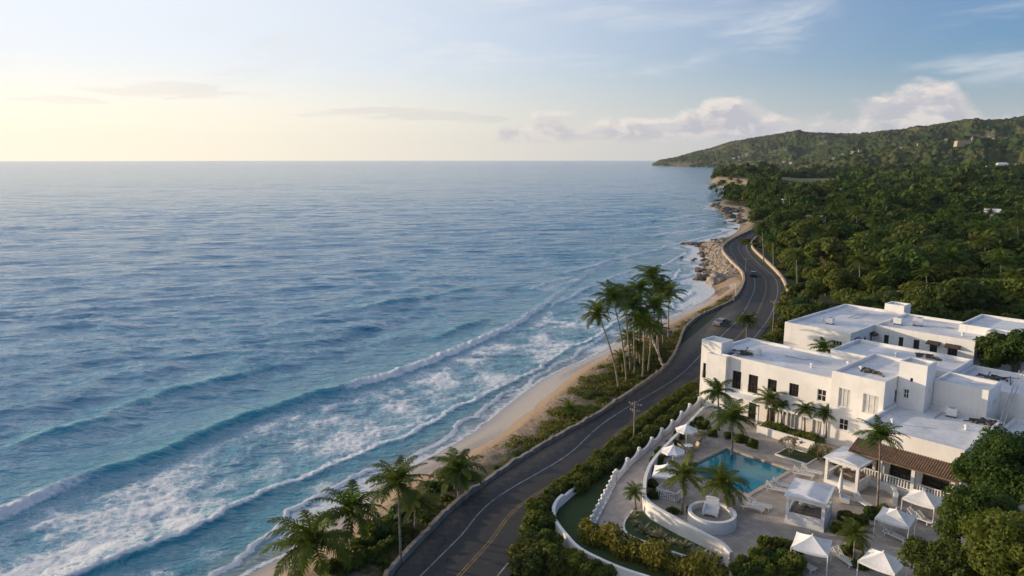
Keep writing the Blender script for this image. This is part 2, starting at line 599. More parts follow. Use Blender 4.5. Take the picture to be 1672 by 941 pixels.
EXTRA = [  # small breakers further along the shore: survey points, height, foam
    ([(880, 512), (925, 488), (975, 465), (1041, 439)], .45, .9), ([(860, 478), (885, 468), (912, 460), (940, 453)], .55, 1.0),
    ([(890, 455), (930, 446), (969, 436), (1030, 420), (1100, 402)], .4, .85), ([(1040, 366), (1080, 361), (1139, 353), (1185, 347)], .5, .75),
    ([(1050, 391), (1080, 385), (1131, 377), (1165, 371)], .45, .85), ([(1040, 378), (1080, 372), (1130, 365), (1187, 358)], .4, .7),
    ([(1060, 412), (1105, 399), (1146, 390), (1200, 374)], .4, .95), ([(1040, 452), (1075, 436), (1110, 420), (1125, 408)], .3, .8),
    ([(1075, 470), (1100, 458), (1135, 446)], .25, .8), ([(700, 560), (760, 536), (805, 520)], .5, .0), ([(560, 520), (640, 500), (720, 486), (800, 470)], .45, .0),
    ([(150, 690), (260, 655), (380, 620), (470, 600)], .5, .0), ([(0, 745), (90, 715), (200, 690)], .5, 0.0), ([(1140, 343), (1165, 341), (1180, 345)], .1, 1.0), ([(1130, 303), (1158, 303), (1190, 306), (1205, 309)], .1, 1.0)]


def build_sea():
    az = np.radians(np.linspace(-62, 27, 860))
    r = 40 * np.exp(np.arange(0, 1220) * .0046)
    R, A = np.meshgrid(r, az, indexing='ij')
    R = R.ravel(); X, Y = R * np.sin(A).ravel(), R * np.cos(A).ravel()
    dA, sA, tA = poly_dist(X, Y, LA); dA = dA * np.where(sA == 0, 1, sA)
    dB, sB, tB = poly_dist(X, Y, LB); dB = dB * np.where(sB == 0, 1, sB)
    dC, sC, tC = poly_dist(X, Y, LC); dC = dC * np.where(sC == 0, 1, sC)
    ds, _, _ = poly_dist(X, Y, SH)
    ins = inside(X, Y, LAND)
    sd = np.where(ins, -ds, ds)           # + seaward

    def arc(pxs, line, z=.3):
        P = [G(x, y, z) for x, y in pxs]
        _, _, a = poly_dist(np.array([p.x for p in P]), np.array([p.y for p in P]), line)
        return a
    # offshore swell
    wob = (fbm(X / 70, Y / 70, 11, 3) - .5) * 22
    am = .45 + 1.1 * fbm(X / 38, Y / 38, 21, 3)
    am2 = .3 + 1.3 * fbm(X / 25, Y / 60, 31, 3)
    cr = lambda q: np.exp(2.1 * (np.cos(2 * PI * q) - 1)) - .3
    nearz = 1 - sstep(200, 270, R)
    off = sstep(1, 22, dA) * nearz + (1 - nearz) * sstep(0, 50, sd)
    fade = lambda lam: 1 - sstep(lam * 30, lam * 70, R)
    rdg = lambda n_: 1 - np.abs(2 * n_ - 1) * 1.6
    wn = sstep(75, 12, dA) * nearz
    q = -.30 * X + .954 * Y; pq = .954 * X + .30 * Y
    wq = (fbm(X / 45, Y / 45, 12, 2) - .5) * 9
    near_sw = rdg(fbm((dA + wob * .5) / 13, tA / 60, 131, 2)) * .75 + cr((dA + wob) / 14.5) * .22 * am
    far_sw = rdg(fbm((q + wq) / 8.8, pq / 27, 132, 2)) * .50 * (.45 + am * .65) * fade(14) + rdg(fbm((q * .96 + X * .12 + wq) / 22, pq / 70, 133, 2)) * .40 * fade(27)
    h = off * (wn * near_sw + (1 - wn) * far_sw)
    h = h + (sstep(-4, 30, dA) * .9 + .1) * (rdg(fbm((q + wq * .8) / 4.6, pq / 15, 134, 2)) * .46 * (.4 + .7 * am2) * fade(5.5)
                                             + rdg(fbm((Y * .99 + X * .14 + wq) / 2.4, (X - .14 * Y) / 7, 135, 2)) * .26 * fade(3.6))
    h = h + (fbm(X / 3.2, Y / 1.3, 41, 3) - .5) * .22 * fade(4)
    foam = np.zeros_like(X)
    # breaker A
    k = arc([(40, 815), (80, 800), (190, 765), (300, 725), (540, 637), (600, 620), (740, 572), (850, 520), (930, 465)], LA)
    hA = np.interp(tA, [k[0], k[2], k[3], k[4], k[5], k[7], k[8], k[8] + 60], [.7, .7, .8, .85, .7, .5, .3, .15])
    fA = np.interp(tA, [k[0], k[1], k[2], k[3], k[4], k[5], k[6], k[7], k[8], k[8] + 50], [.8, .65, .1, .0, .2, .92, .85, .55, .35, .1])
    wv = (vnoise(tA / 5, tA * 0, 5) - .5) * 1.6 + (vnoise(tA / 1.3, tA * 0, 15) - .5) * .8
    dd = dA + wv * .6
    prof = np.where(dd > 0, np.exp(-(dd / 5.5) ** 1.5), np.exp(-(dd / (1.0 + .5 * fA)) ** 2))
    lump = fbm(X * 1.1, Y * 1.1, 51, 3)
    crest = hA * np.exp(-((dd - .2) / 1.5) ** 2) * (1 - .7 * fA)
    h = h + hA * prof + fA * np.exp(-((dd + .7) / 1.1) ** 2) * (lump - .4) * .8
    foam = np.maximum(foam, fA * sstep(-1.9 - 1.3 * lump, -.9, dd) * sstep(.5, -.1, dd) * 1.0)
    foam = np.maximum(foam, .5 * sstep(1.5, .2, dd) * sstep(-.6, .1, dd) * (fA * .7 + .25))
    # churned water between A and B
    btw = sstep(-1.0, -4.0 - 3 * (1 - fA), dd) * sstep(-.5, 1, dB) * (1 - sstep(190, 250, R))
    big = fbm(X / 7, Y / 7, 61, 4); big2 = fbm(X / 2.3, Y / 2.3, 71, 3)
    kk = arc([(0, 860), (480, 720), (800, 570), (950, 480), (1080, 420)], LA)
    lev = np.interp(tA, kk, [.36, .35, .31, .22, .14])
    foam = np.maximum(foam, btw * np.clip(lev + .03 + (big - .5) * .85 + (big2 - .5) * .45, 0, .72))
    h = h + btw * (big2 - .5) * .38 + btw * (fbm(X * 1.5, Y * 1.5, 77, 2) - .5) * .14
    # bore B
    kb = arc([(170, 930), (310, 870), (410, 808), (560, 755), (1000, 530)], LB)
    hB = np.interp(tB, kb, [.7, .65, .42, .24, .2])
    db = dB + (vnoise(tB / 6, tB * 0, 6) - .5) * 1.6 + (vnoise(tB / 1.1, tB * 0, 16) - .5) * .5
    profB = np.where(db > 0, np.exp(-(db / 4.) ** 1.3), np.exp(-(db / .8) ** 2))
    crest = np.maximum(crest, hB * np.exp(-((db - .5) / 1.3) ** 2))
    h = h + hB * profB + np.exp(-((db - .1) / .6) ** 2) * (lump - .5) * .3
    foam = np.maximum(foam, sstep(-.5 - .5 * lump, -.1, db) * sstep(.8 + 1.6 * big * lump, .1, db) * np.interp(tB, kb, [.72, .76, .72, .72, .66]))
    # between B and C
    bc = (R < 260) * sstep(-.4, -1.6, db) * sstep(-.6, .8, dC)
    foam = np.maximum(foam, bc * np.clip(.12 + (big - .5) * 1.3 + (big2 - .5) * .3, 0, .42))
    # last wash C and swash
    dc = dC + (vnoise(tC / 5, tC * 0, 8) - .5) * 2.0 + (vnoise(tC / 1.0, tC * 0, 18) - .5) * .5
    h = h + .22 * np.where(dc > 0, np.exp(-(dc / 2.5)), np.exp(-(dc / .5) ** 2)) * sstep(0, 3, sd)
    foam = np.maximum(foam, sstep(-.5 - .6 * lump, -.1, dc) * sstep(.4 + 1.0 * big * lump, .0, dc) * .88 * sstep(.2, 1.0, sd + .3) * (R < 260))
    sw = sstep(-.3, -1, dc) * (sd > -1) * (R < 260)
    foam = np.maximum(foam, sw * np.clip(.30 + (big - .5) * 1.5, 0, .62))
    edge = sstep(.75, .05, np.abs(sd - .1 - (vnoise(X / 2, Y / 2, 9) - .5) * .5))
    foam = np.maximum(foam, edge * .6 * (R < 260))
    # breakers along the coast
    turq = np.exp(-np.clip(sd, 0, 999) / 42.)
    for pts, hh, ff in EXTRA:
        ln = xy(smooth_line(W(pts, 0), 5))
        d, s, tt = poly_dist(X, Y, ln); d = d * np.where(s == 0, 1, s)
        tot = sum(math.dist(a, b) for a, b in zip(ln[:-1], ln[1:]))
        mid = R[np.argmin(d * d)]
        w = max(1.0, mid / 190.)
        ends = sstep(0, .18 * tot, tt) * sstep(tot, .82 * tot, tt)
        d2 = d + (vnoise(tt / (4 * w), tt * 0, 13) - .5) * 1.2 * w
        crest = np.maximum(crest, hh * ends * 1.1 * np.exp(-((d2 - .2 * w) / (1.5 * w)) ** 2))
        h = h + hh * ends * np.where(d2 > 0, np.exp(-(d2 / (4.0 * w)) ** 1.5), np.exp(-(d2 / (1.0 * w)) ** 2))
        foam = np.maximum(foam, ff * ends * sstep(-1.1 * w, -.3 * w, d2) * sstep(.5 * w, -.1 * w, d2) * (.55 + .6 * lump))
        if ff > .3:
            foam = np.maximum(foam, ends * ff * .5 * sstep(-9 * w, -1.5 * w, d2) * sstep(.2, -.5, d2) * np.clip(.8 + (big - .5) * 1.6, 0, 1))
    # surf on the rocks
    rocky = (Y > 185) & (Y < 620) & (X > 40)
    foam = np.maximum(foam, rocky * sstep(12, 1, sd + (big - .5) * 18) * .6)
    shallow_zone = sstep(60, 5, sd) * sstep(160, 260, R) * (R < 700)
    foam = np.maximum(foam, shallow_zone * np.clip((big - .46) * 1.6, 0, .45))
    h = h * sstep(-.3, 5, sd) + .03
    V = np.stack([X, Y, h], 1)
    Q = grid_quads(len(r), len(az))[:, ::-1]
    keep = (sd[Q] > -.25).any(1)
    Q = Q[keep]
    at = {'crest': np.clip(crest, 0, 1), 'foam': foam, 'turq': turq, 'depth': np.clip(sd, 0, 40), 'dist': R}
    V, Q, at = compact(V, Q, at)
    m, t = new_mat('sea_water')
    A_ = lambda n: t.n('ShaderNodeAttribute', _attribute_name=n).outputs['Fac']
    p = t.pos()
    deep = (.006, .185, .345)
    c = t.mix(A_('turq'), deep, (.016, .185, .25))
    shal = t.ss(5.5, .2, A_('depth'))
    c = t.mix(t.m('MULTIPLY', shal, .75), c, (.20, .19, .165))
    c = t.mix(t.m('MULTIPLY', A_('crest'), .85), c, (.03, .34, .36))  # light passing through the wave crests, painted in as teal base colour
    c = t.mix(t.m('MULTIPLY', t.ss(.05, .6, A_('foam')), .6), c, (.26, .40, .50))
    # ripples, longer along the crests, on several scales
    warp = t.n('ShaderNodeVectorMath', _operation='ADD', i0=p, i1=t.n('ShaderNodeVectorMath', _operation='SCALE', i0=t.noise(p, .05, 2, .5, 0, 1), Scale=9.0).outputs[0]).outputs[0]
    q1 = t.scaled(warp, (.36, 1.0, 1), (0, 0, -.25))
    q2 = t.scaled(warp, (.5, 1.0, 1), (0, 0, .35))
    r1 = t.noise(q1, 1.1, 4, .6, .2)
    r2 = t.noise(q2, .42, 4, .6, .4)
    r3 = t.noise(q1, .15, 4, .55, .3)
    r4 = t.noise(q2, .045, 4, .6)
    D = A_('dist')
    hgt = t.m('ADD', t.m('MULTIPLY', r1, .40), t.m('MULTIPLY', r2, .9))
    hgt = t.m('ADD', hgt, t.m('MULTIPLY', r3, t.n('ShaderNodeMapRange', Value=D, i1=60., i2=320., i3=.8, i4=3.8).outputs[0]))
    hgt = t.m('ADD', hgt, t.m('MULTIPLY', r4, t.n('ShaderNodeMapRange', Value=D, i1=200., i2=1500., i3=.0, i4=8.).outputs[0]))
    bn = t.n('ShaderNodeBump', Strength=1.0, Distance=.62, Height=hgt)
    water = t.n('ShaderNodeBsdfPrincipled', Base__Color=c, Roughness=.12, IOR=1.333)
    water.inputs['Specular Tint'].default_value = (.80, .93, 1.0, 1)
    water.inputs['Specular IOR Level'].default_value = .9
    t.nt.links.new(bn.outputs[0], water.inputs['Normal'])
    # foam: lace of bubbles broken by noise
    pw = t.n('ShaderNodeVectorMath', _operation='ADD', i0=p, i1=t.n('ShaderNodeVectorMath', _operation='SCALE', i0=t.noise(p, .9, 3, .6, 0, 1), Scale=1.5).outputs[0]).outputs[0]
    pe = t.scaled(pw, (.8, 1.1, .3))
    v1 = t.n('ShaderNodeTexVoronoi', _feature='DISTANCE_TO_EDGE', Vector=pe, Scale=.95).outputs['Distance']
    v2 = t.n('ShaderNodeTexVoronoi', _feature='DISTANCE_TO_EDGE', Vector=pe, Scale=2.6).outputs['Distance']
    lace = t.m('SUBTRACT', 1.0, t.m('MINIMUM', t.m('MULTIPLY', v1, 1.9), t.m('ADD', t.m('MULTIPLY', v2, 2.6), .12)))
    fine = t.noise(t.scaled(pw, (.7, 1.2, 1), (0, 0, -.7)), 2.4, 6, .72)
    patt = t.m('ADD', t.m('MULTIPLY', lace, .46), t.m('MULTIPLY', fine, .60))
    th = t.m('SUBTRACT', 1.06, A_('foam'))
    f = t.ss(t.m('SUBTRACT', th, .13), t.m('ADD', th, .24), patt)
    f = t.m('MULTIPLY', f, t.ss(.03, .2, A_('foam')))
    fd = t.n('ShaderNodeBsdfPrincipled', Base__Color=(.80, .81, .82), Roughness=.9)
    bf = t.n('ShaderNodeBump', Strength=.7, Distance=.25, Height=t.m('ADD', fine, patt))
    t.nt.links.new(bf.outputs[0], fd.inputs['Normal'])
    mx = t.n('ShaderNodeMixShader', Fac=t.m('MULTIPLY', f, .88), i1=water.outputs[0], i2=fd.outputs[0])
    finish(m, t, mx.outputs[0])
    o = link('sea', np_mesh('sea', V, Q, m, at, True))
    struct(o, 'blue sea with swell and white surf rolling to the beach', 'sea')


build_sea()


# ------------------------------------------------------------------ hills
def build_hills():
    az = np.radians(np.linspace(7, 50, 900))
    r = 1150 * np.exp(np.arange(0, 520) * .0033)
    R, A = np.meshgrid(r, az, indexing='ij')
    R = R.ravel(); X, Y = R * np.sin(A).ravel(), R * np.cos(A).ravel()
    px = 836 + FPX * X / (Y * _c)

    def ridge(sky, Rc, base, back=.16, p=1.0):
        sx, sy = zip(*sky)
        ys = np.interp(px, sx, sy)
        rc = np.interp(px, *zip(*Rc)); r0 = np.interp(px, *zip(*base))
        wob = (fbm(px / 30, R / 240, 81, 3) - .5) * .30 * (rc - r0)
        t = np.clip((R + wob * sstep(rc, r0, R) - r0) / (rc - r0), 0, None)
        H = CAM_H + (258.5 - ys) * Y * _c / FPX * (rc / R)
        tc = np.clip(t, 0, 1)
        front = np.where(t < 1, (.45 * np.sin(tc * PI / 2) + .55 * tc * tc * (3 - 2 * tc)) ** p, np.exp(-((t - 1) / back / 4) ** 2))
        gul = (fbm(px / 40 + R / 500, R / 260, 91, 4) - .5) * .30 * np.clip(t * (1 - t) * 4, 0, 1)
        return H * np.clip(front + gul, 0, 1.0) - 3 * (t <= 0)
    s1 = [(1040, 275), (1066, 269), (1074, 264), (1085, 262), (1100, 259.5), (1130, 251), (1160, 244), (1190, 234), (1210, 231), (1230, 228), (1270, 222), (1290, 219), (1299, 217), (1310, 219.5), (1330, 221), (1400, 222), (1440, 222), (1480, 219), (1560, 216), (1900, 214)]
    h1 = ridge(s1, [(1072, 4150), (1250, 4200), (1900, 4200)], [(1060, 3780), (1110, 3380), (1150, 3160), (1250, 2800), (1350, 2300), (1900, 2200)], p=.9)
    s3 = [(1180, 300), (1300, 262), (1350, 240), (1390, 228), (1431, 219), (1471, 216), (1500, 211), (1532, 206), (1572, 202), (1633, 200), (1669, 194), (1750, 186), (1900, 180), (2300, 176)]
    h3 = ridge(s3, [(1200, 3000), (2300, 2900)], [(1200, 2300), (1500, 1850), (2300, 1700)], p=.9)
    s2 = [(1200, 300), (1260, 282), (1300, 273), (1350, 263), (1380, 252), (1411, 248), (1463, 241), (1511, 235), (1545, 232), (1590, 231), (1620, 231), (1672, 226), (1800, 219), (2300, 210)]
    h2 = ridge(s2, [(1200, 1900), (1380, 1850), (2300, 1750)], [(1200, 1500), (1400, 1290), (2300, 1180)], back=.05, p=.8)
    h = np.maximum(np.maximum(h1, h2), h3)
    # tree crowns over the slopes
    c = 11.0
    gx, gy = np.floor(X / c), np.floor(Y / c)
    dome = np.zeros_like(X); tint = np.zeros_like(X)
    for i in (-1, 0, 1):
        for j in (-1, 0, 1):
            jx = (gx + i + .15 + .7 * _hash(gx + i, gy + j, 3)) * c
            jy = (gy + j + .15 + .7 * _hash(gx + i, gy + j, 4)) * c
            rad = 4.5 + 4.5 * _hash(gx + i, gy + j, 5)
            k = np.sqrt(np.clip(1 - ((X - jx) ** 2 + (Y - jy) ** 2) / rad ** 2, 0, 1)) * rad * (1.0 + .5 * _hash(gx + i, gy + j, 7))
            m_ = k > dome
            dome = np.where(m_, k, dome); tint = np.where(m_, _hash(gx + i, gy + j, 6), tint)
    clear = sstep(.64, .72, fbm(X / 210, Y / 130, 101, 4)) * (h2 >= np.maximum(h1, h3)) + sstep(.66, .72, fbm(X / 260, Y / 180, 111, 4)) * .6
    clear = np.clip(clear, 0, 1)
    clear = np.where((px > 1062) & (px < 1260) & (h1 < 22) & (h1 > 0) & (h1 >= h2), np.clip(sstep(20, 6, h1) * (fbm(X / 90, Y / 90, 121, 3) > .42), 0, 1), clear)
    h = h + np.where(h > 1, dome * (1 - clear) * .9, 0)
    h = h + np.clip(R - 1100, 0, 300) * 0 - 1.0
    V = np.stack([X, Y, h], 1)
    Q = grid_quads(len(r), len(az))[:, ::-1]
    Q = Q[(V[Q, 2] > -.9).any(1)]
    at = {'tint': tint, 'clear': clear, 'dome': np.clip(dome / 7, 0, 1)}
    V, Q, at = compact(V, Q, at)
    global HILL
    HILL = V
    m, t = new_mat('wooded_hill')
    A_ = lambda n: t.n('ShaderNodeAttribute', _attribute_name=n).outputs['Fac']
    p = t.pos()
    n1 = t.noise(p, .008, 5, .6)
    n2 = t.noise(p, .12, 4, .65)
    c = t.mix(A_('tint'), (.014, .032, .010), (.046, .068, .019))
    c = t.mix(t.m('MULTIPLY', t.ss(.48, .6, n1), .7), c, (.075, .076, .027))
    c = t.mix(t.m('MULTIPLY', t.ss(.55, .7, n2), .45), c, (.012, .022, .008))
    c = t.mix(t.m('MULTIPLY', A_('clear'), t.ss(.35, .6, n2)), c, (.24, .19, .12))
    b = t.n('ShaderNodeBsdfPrincipled', Base__Color=c, Roughness=.95)
    b.inputs['Specular IOR Level'].default_value = .1
    finish(m, t, b.outputs[0])
    o = link('hills', np_mesh('hills', V, Q, m, at, True))
    struct(o, 'wooded hills and long headland closing the bay', 'hills')


build_hills()


# ------------------------------------------------------------------ road
def norm2(a, b):
    d = (b - a); d.z = 0; d.normalize()
    return Vector((-d.y, d.x, 0))       # left of travel


def ray_hit(o, d, line, lim):
    best = None
    for p, q in zip(line[:-1], line[1:]):
        ex, ey = q.x - p.x, q.y - p.y
        den = d.x * ey - d.y * ex
        if abs(den) < 1e-9: continue
        t = ((p.x - o.x) * ey - (p.y - o.y) * ex) / den
        s = ((p.x - o.x) * d.y - (p.y - o.y) * d.x) / den
        if 0 <= s <= 1 and 0 < t < lim and (best is None or t < best): best = t
    return best


def build_road():
    nrm = [norm2(cl_s[max(i - 1, 0)].copy(), cl_s[min(i + 1, len(cl_s) - 1)].copy()) for i in range(len(cl_s))]
    left = []
    for p, n in zip(cl_s, nrm):
        k = ray_hit(p, n, wall_s, 12)
        left.append(k if k else np.nan)
    left = np.array(left)
    ok = ~np.isnan(left)
    left = np.interp(np.arange(len(left)), np.where(ok)[0], left[ok])
    left = np.clip(np.convolve(np.pad(left, 3, 'edge'), np.ones(7) / 7, 'valid'), 3.2, 8) + .1
    V, Q, lat = [], [], []
    cols = 9
    for p, n, l in zip(cl_s, nrm, left):
        for k in range(cols):
            o = l + (-3.9 - l) * k / (cols - 1)
            V.append(p + n * o); lat.append(o)
    V = np.array([tuple(v) for v in V])
    Q = grid_quads(len(cl_s), cols)
    m, t = new_mat('asphalt')
    p = t.pos()
    n1 = t.noise(p, .12, 5, .6); n2 = t.noise(p, 1.4, 6, .7); n3 = t.noise(p, 14, 3, .7)
    c = t.mix(n1, (.023, .023, .025), (.043, .042, .042))
    c = t.mix(t.m('MULTIPLY', t.ss(.52, .7, n2), .35), c, (.085, .08, .074))
    c = t.mix(t.m('MULTIPLY', t.ss(.5, .75, n3), .3), c, (.10, .097, .092))
    la = t.n('ShaderNodeAttribute', _attribute_name='lat').outputs['Fac']
    tr1 = t.m('ABSOLUTE', t.m('SUBTRACT', t.m('ABSOLUTE', la), 1.5))
    track = t.ss(.38, .12, t.m('ABSOLUTE', t.m('SUBTRACT', tr1, .75)))
    c = t.mix(t.m('MULTIPLY', track, t.m('MULTIPLY_ADD', n1, .4, .1)), c, (.022, .022, .023))
    ck = t.n('ShaderNodeTexVoronoi', _feature='DISTANCE_TO_EDGE', Vector=t.n('ShaderNodeVectorMath', _operation='ADD', i0=p, i1=t.noise(p, 1.2, 3, .6, 0, 1)).outputs[0], Scale=.22).outputs['Distance']
    c = t.mix(t.m('MULTIPLY', t.ss(.012, .004, ck), t.ss(.45, .6, n1)), c, (.012, .012, .012))
    pt = t.n('ShaderNodeTexVoronoi', Vector=t.scaled(p, (.16, .16, .1)), Scale=1.0).outputs['Color']
    c = t.mix(t.m('MULTIPLY', t.ss(.78, .82, t.xyz(pt)[0]), .5), c, (.026, .026, .028))
    sandy = t.ss(3.4, 6.2, t.m('ADD', la, t.m('MULTIPLY', t.m('SUBTRACT', n2, .5), 4.5)))
    c = t.mix(t.m('MULTIPLY', sandy, .6), c, (.20, .155, .11))
    b = t.n('ShaderNodeBsdfPrincipled', Base__Color=c, Roughness=.82)
    bn = t.n('ShaderNodeBump', Strength=.25, Distance=.02, Height=n3)
    t.nt.links.new(bn.outputs[0], b.inputs['Normal'])
    finish(m, t, b.outputs[0])
    o = link('road', np_mesh('road', V, Q, m, {'lat': np.array(lat)})); struct(o, 'dark asphalt coast road curving along the shore', 'road')

    def line(offs, width, z, mat, name, label):
        V, Q = [], []
        for p, n in zip(cl_s, nrm):
            V += [p + n * (offs + width / 2) + Vector((0, 0, z)), p + n * (offs - width / 2) + Vector((0, 0, z))]
        o = link(name, np_mesh(name, np.array([tuple(v) for v in V]), grid_quads(len(cl_s), 2), mat))
        struct(o, label, 'road marking')

    def paint(name, c1, c2):
        m, t = new_mat(name)
        p = t.pos()
        f = t.ss(.38, .66, t.noise(p, 1.5, 6, .75))
        c = t.mix(f, c1, c2)
        b = t.n('ShaderNodeBsdfPrincipled', Base__Color=c, Roughness=.8)
        return finish(m, t, b.outputs[0])
    wp = paint('white_line_paint', (.38, .375, .36), (.10, .098, .095))
    yp = paint('yellow_line_paint', (.30, .20, .05), (.085, .07, .045))
    line(2.95, .13, .004, wp, 'road_edge_line', 'white edge line on the sea side of the road')
    line(-2.95, .13, .004, wp, 'road_edge_line', 'white edge line on the hotel side of the road')
    line(.13, .11, .004, yp, 'road_centre_line', 'yellow centre line of the road, the one nearer the sea')
    line(-.13, .11, .004, yp, 'road_centre_line', 'yellow centre line of the road, the one nearer the hotel')


build_road()


def path_wall(pts, w, z0, top, mat, name, parent=None, cap=None, smooth=False):
    """wall following pts (Vectors); top is a height or a function of index; cap = (extra width, height)"""
    n = len(pts)
    V, F = [], []
    for i, p in enumerate(pts):
        nn = norm2(pts[max(i - 1, 0)].copy(), pts[min(i + 1, n - 1)].copy()) * (w / 2)
        zt = top(i) if callable(top) else top
        z_ = z0(i) if callable(z0) else z0
        for q, z in ((p + nn, z_), (p + nn, zt), (p - nn, zt), (p - nn, z_)):
            V.append((q.x, q.y, z))
    mb = MB(); mb.v = V
    for i in range(n - 1):
        a, b = i * 4, i * 4 + 4
        for k in range(3):
            mb.f.append((a + k, b + k, b + k + 1, a + k + 1)); mb.mi.append(0)
    mb.f.append((0, 1, 2, 3)); mb.f.append((4 * n - 1, 4 * n - 2, 4 * n - 3, 4 * n - 4)); mb.mi += [0, 0]
    return mb.build(name, mat, parent, smooth)


def rough_wall(pts, w, z0, h, mat, name, seed):
    ln = resample(pts, .7)
    rr = np.random.default_rng(seed)
    tops = [h + rr.uniform(-.10, .10) + (.18 if (i // 4) % 3 == 0 and i % 4 == 0 else 0) for i in range(len(ln))]
    ln = [p + Vector((rr.uniform(-.05, .05), rr.uniform(-.05, .05), 0)) for p in ln]
    return path_wall(ln, w, z0, lambda i: tops[i], mat, name)


wi = [i for i, p in enumerate(wall_s) if p.y < 174]
wall_off = [p + Vector((-.25, .1, 0)) for p in wall_s]
o = rough_wall(wall_off[: len(wi)], .42, .8, 3.55, MT['stone_wall'], 'sea_wall', 3)
tag(o, 'dark stone parapet wall between the beach and the road', 'wall')
o = rough_wall(wall_off[len(wi) - 1:], .55, .2, 3.95, MT['stone_tan'], 'sea_wall', 4)
tag(o, 'tan parapet wall round the outer side of the road bend by the rocks', 'wall')
rw = smooth_line(W([(1287, 480), (1281, 463), (1270, 447), (1249, 426), (1231, 409), (1227, 398), (1236, 388)], 3.0), 6)
o = rough_wall(rw, .5, 2.5, 3.85, MT['stone_tan'], 'road_wall', 5)
tag(o, 'tan parapet wall on the forest side of the road bend', 'wall')
o = rough_wall(smooth_line(W([(1084, 603), (1079, 594), (1073, 575), (1066, 560), (1066, 551), (1078, 546), (1100, 543)], 2.9), 6), .35, .8, 3.45, MT['stone_wall'], 'terrace_wall', 6)
tag(o, 'curved stone retaining wall behind the tall beach palms', 'wall')
# ------------------------------------------------------------------ sky, sun, air
SUN_AZ, SUN_EL = math.radians(-69), math.radians(8)
sun_dir = Vector((math.sin(SUN_AZ) * math.cos(SUN_EL), math.cos(SUN_AZ) * math.cos(SUN_EL), math.sin(SUN_EL)))
sd_ = bpy.data.lights.new('sun', 'SUN')
sd_.energy = 5.0; sd_.angle = math.radians(.6); sd_.color = (1.0, .77, .52)
sun = link('sun', sd_)
sun.rotation_euler = sun_dir.to_track_quat('Z', 'Y').to_euler()

world = bpy.data.worlds.new('World'); SC.world = world
world.use_nodes = True
world.node_tree.nodes.clear()
t = NT(world.node_tree)
gen = t.n('ShaderNodeTexCoord').outputs['Generated']
x, y, z = t.xyz(t.n('ShaderNodeVectorMath', _operation='NORMALIZE', i0=gen).outputs[0])[:3]
zc = t.m('MAXIMUM', z, .004)
sky = t.n('ShaderNodeTexSky', _sky_type='NISHITA', _sun_disc=False, _sun_elevation=SUN_EL, _sun_rotation=SUN_AZ, _altitude=20.0,
          _air_density=1.0, _dust_density=.7, _ozone_density=4.0)
t.nt.links.new(t.vec(x, y, zc), sky.inputs[0])
skyc = t.mix(1.0, sky.outputs[0], (1.62, 1.62, 1.82), 'MULTIPLY')
azn = t.m('ARCTAN2', x, y)
el = zc
# thin bright veil that whitens the sky towards the sun and low down
cs = t.n('ShaderNodeVectorMath', _operation='DOT_PRODUCT', i0=t.vec(x, y, zc), i1=tuple(sun_dir)).outputs['Value']
veil = t.m('MULTIPLY', t.ss(-.35, .95, cs), .94)
# cumulus bank on the landward horizon
pc = t.vec(t.m('MULTIPLY', azn, 13.0), t.m('MULTIPLY', el, 24.0), 3.7)
n1 = t.noise(pc, 1.0, 10, .58, .2)
n1s = t.noise(t.vec(t.m('MULTIPLY', t.m('SUBTRACT', azn, .010), 13.0), t.m('MULTIPLY', t.m('ADD', el, .008), 24.0), 3.7), 1.0, 10, .58, .2)
rp = t.n('ShaderNodeValToRGB', Fac=t.n('ShaderNodeMapRange', Value=azn, i1=-.1, i2=.9).outputs[0])
rp.color_ramp.interpolation = 'B_SPLINE'
tops = [(-.1, .0), (-.03, .03), (.0, .066), (.06, .066), (.12, .048), (.18, .044), (.235, .074), (.27, .088), (.32, .084), (.36, .050), (.40, .070), (.44, .072), (.48, .108), (.53, .106), (.57, .05), (.60, .066), (.66, .086), (.75, .07), (.9, .09)]
e_ = rp.color_ramp.elements
while len(e_) > 1: e_.remove(e_[-1])
for k, (a, v) in enumerate(tops):
    q = e_[0] if k == 0 else e_.new((a + .1) / 1.0)
    q.position = (a + .1) / 1.0; q.color = (v * 5, v * 5, v * 5, 1)
top = t.m('MAXIMUM', t.m('MULTIPLY', rp.outputs[0], .186), t.m('MULTIPLY', t.ss(-.03, .04, azn), .056))
edge = t.m('ADD', t.m('SUBTRACT', top, el), t.m('MULTIPLY', t.m('SUBTRACT', n1, .5), .085))
cum = t.m('MULTIPLY', t.ss(.0, .022, edge), t.ss(.016, .036, el))
lit = t.ss(-.05, .10, t.m('SUBTRACT', n1, n1s))
hi = t.ss(.030, .0, edge)
litm = t.m('ADD', t.m('MULTIPLY', lit, .55), t.m('MULTIPLY', hi, .50), clamp=True)
cumc = t.mix(litm, (5.0, 5.05, 5.6), (9.8, 8.7, 7.6))
# low bars of cloud over the sea
nb = t.noise(t.vec(t.m('MULTIPLY', azn, 9), t.m('MULTIPLY', el, 70.0), 11.3), 1.0, 6, .6, .3)


def blob(a0, e0, wa, we):
    u_ = t.m('DIVIDE', t.m('SUBTRACT', azn, a0), wa); v_ = t.m('DIVIDE', t.m('SUBTRACT', el, e0), we)
    return t.m('SUBTRACT', 1.0, t.m('ADD', t.m('MULTIPLY', u_, u_), t.m('MULTIPLY', v_, v_)))


bb_ = t.m('MAXIMUM', t.m('MAXIMUM', blob(-.40, .080, .13, .012), blob(-.16, .056, .15, .012)), t.m('MAXIMUM', blob(-.55, .066, .06, .006), blob(-.03, .052, .03, .006)))
bar = t.ss(.15, .75, t.m('ADD', bb_, t.m('MULTIPLY', t.m('SUBTRACT', nb, .52), 4.0)))
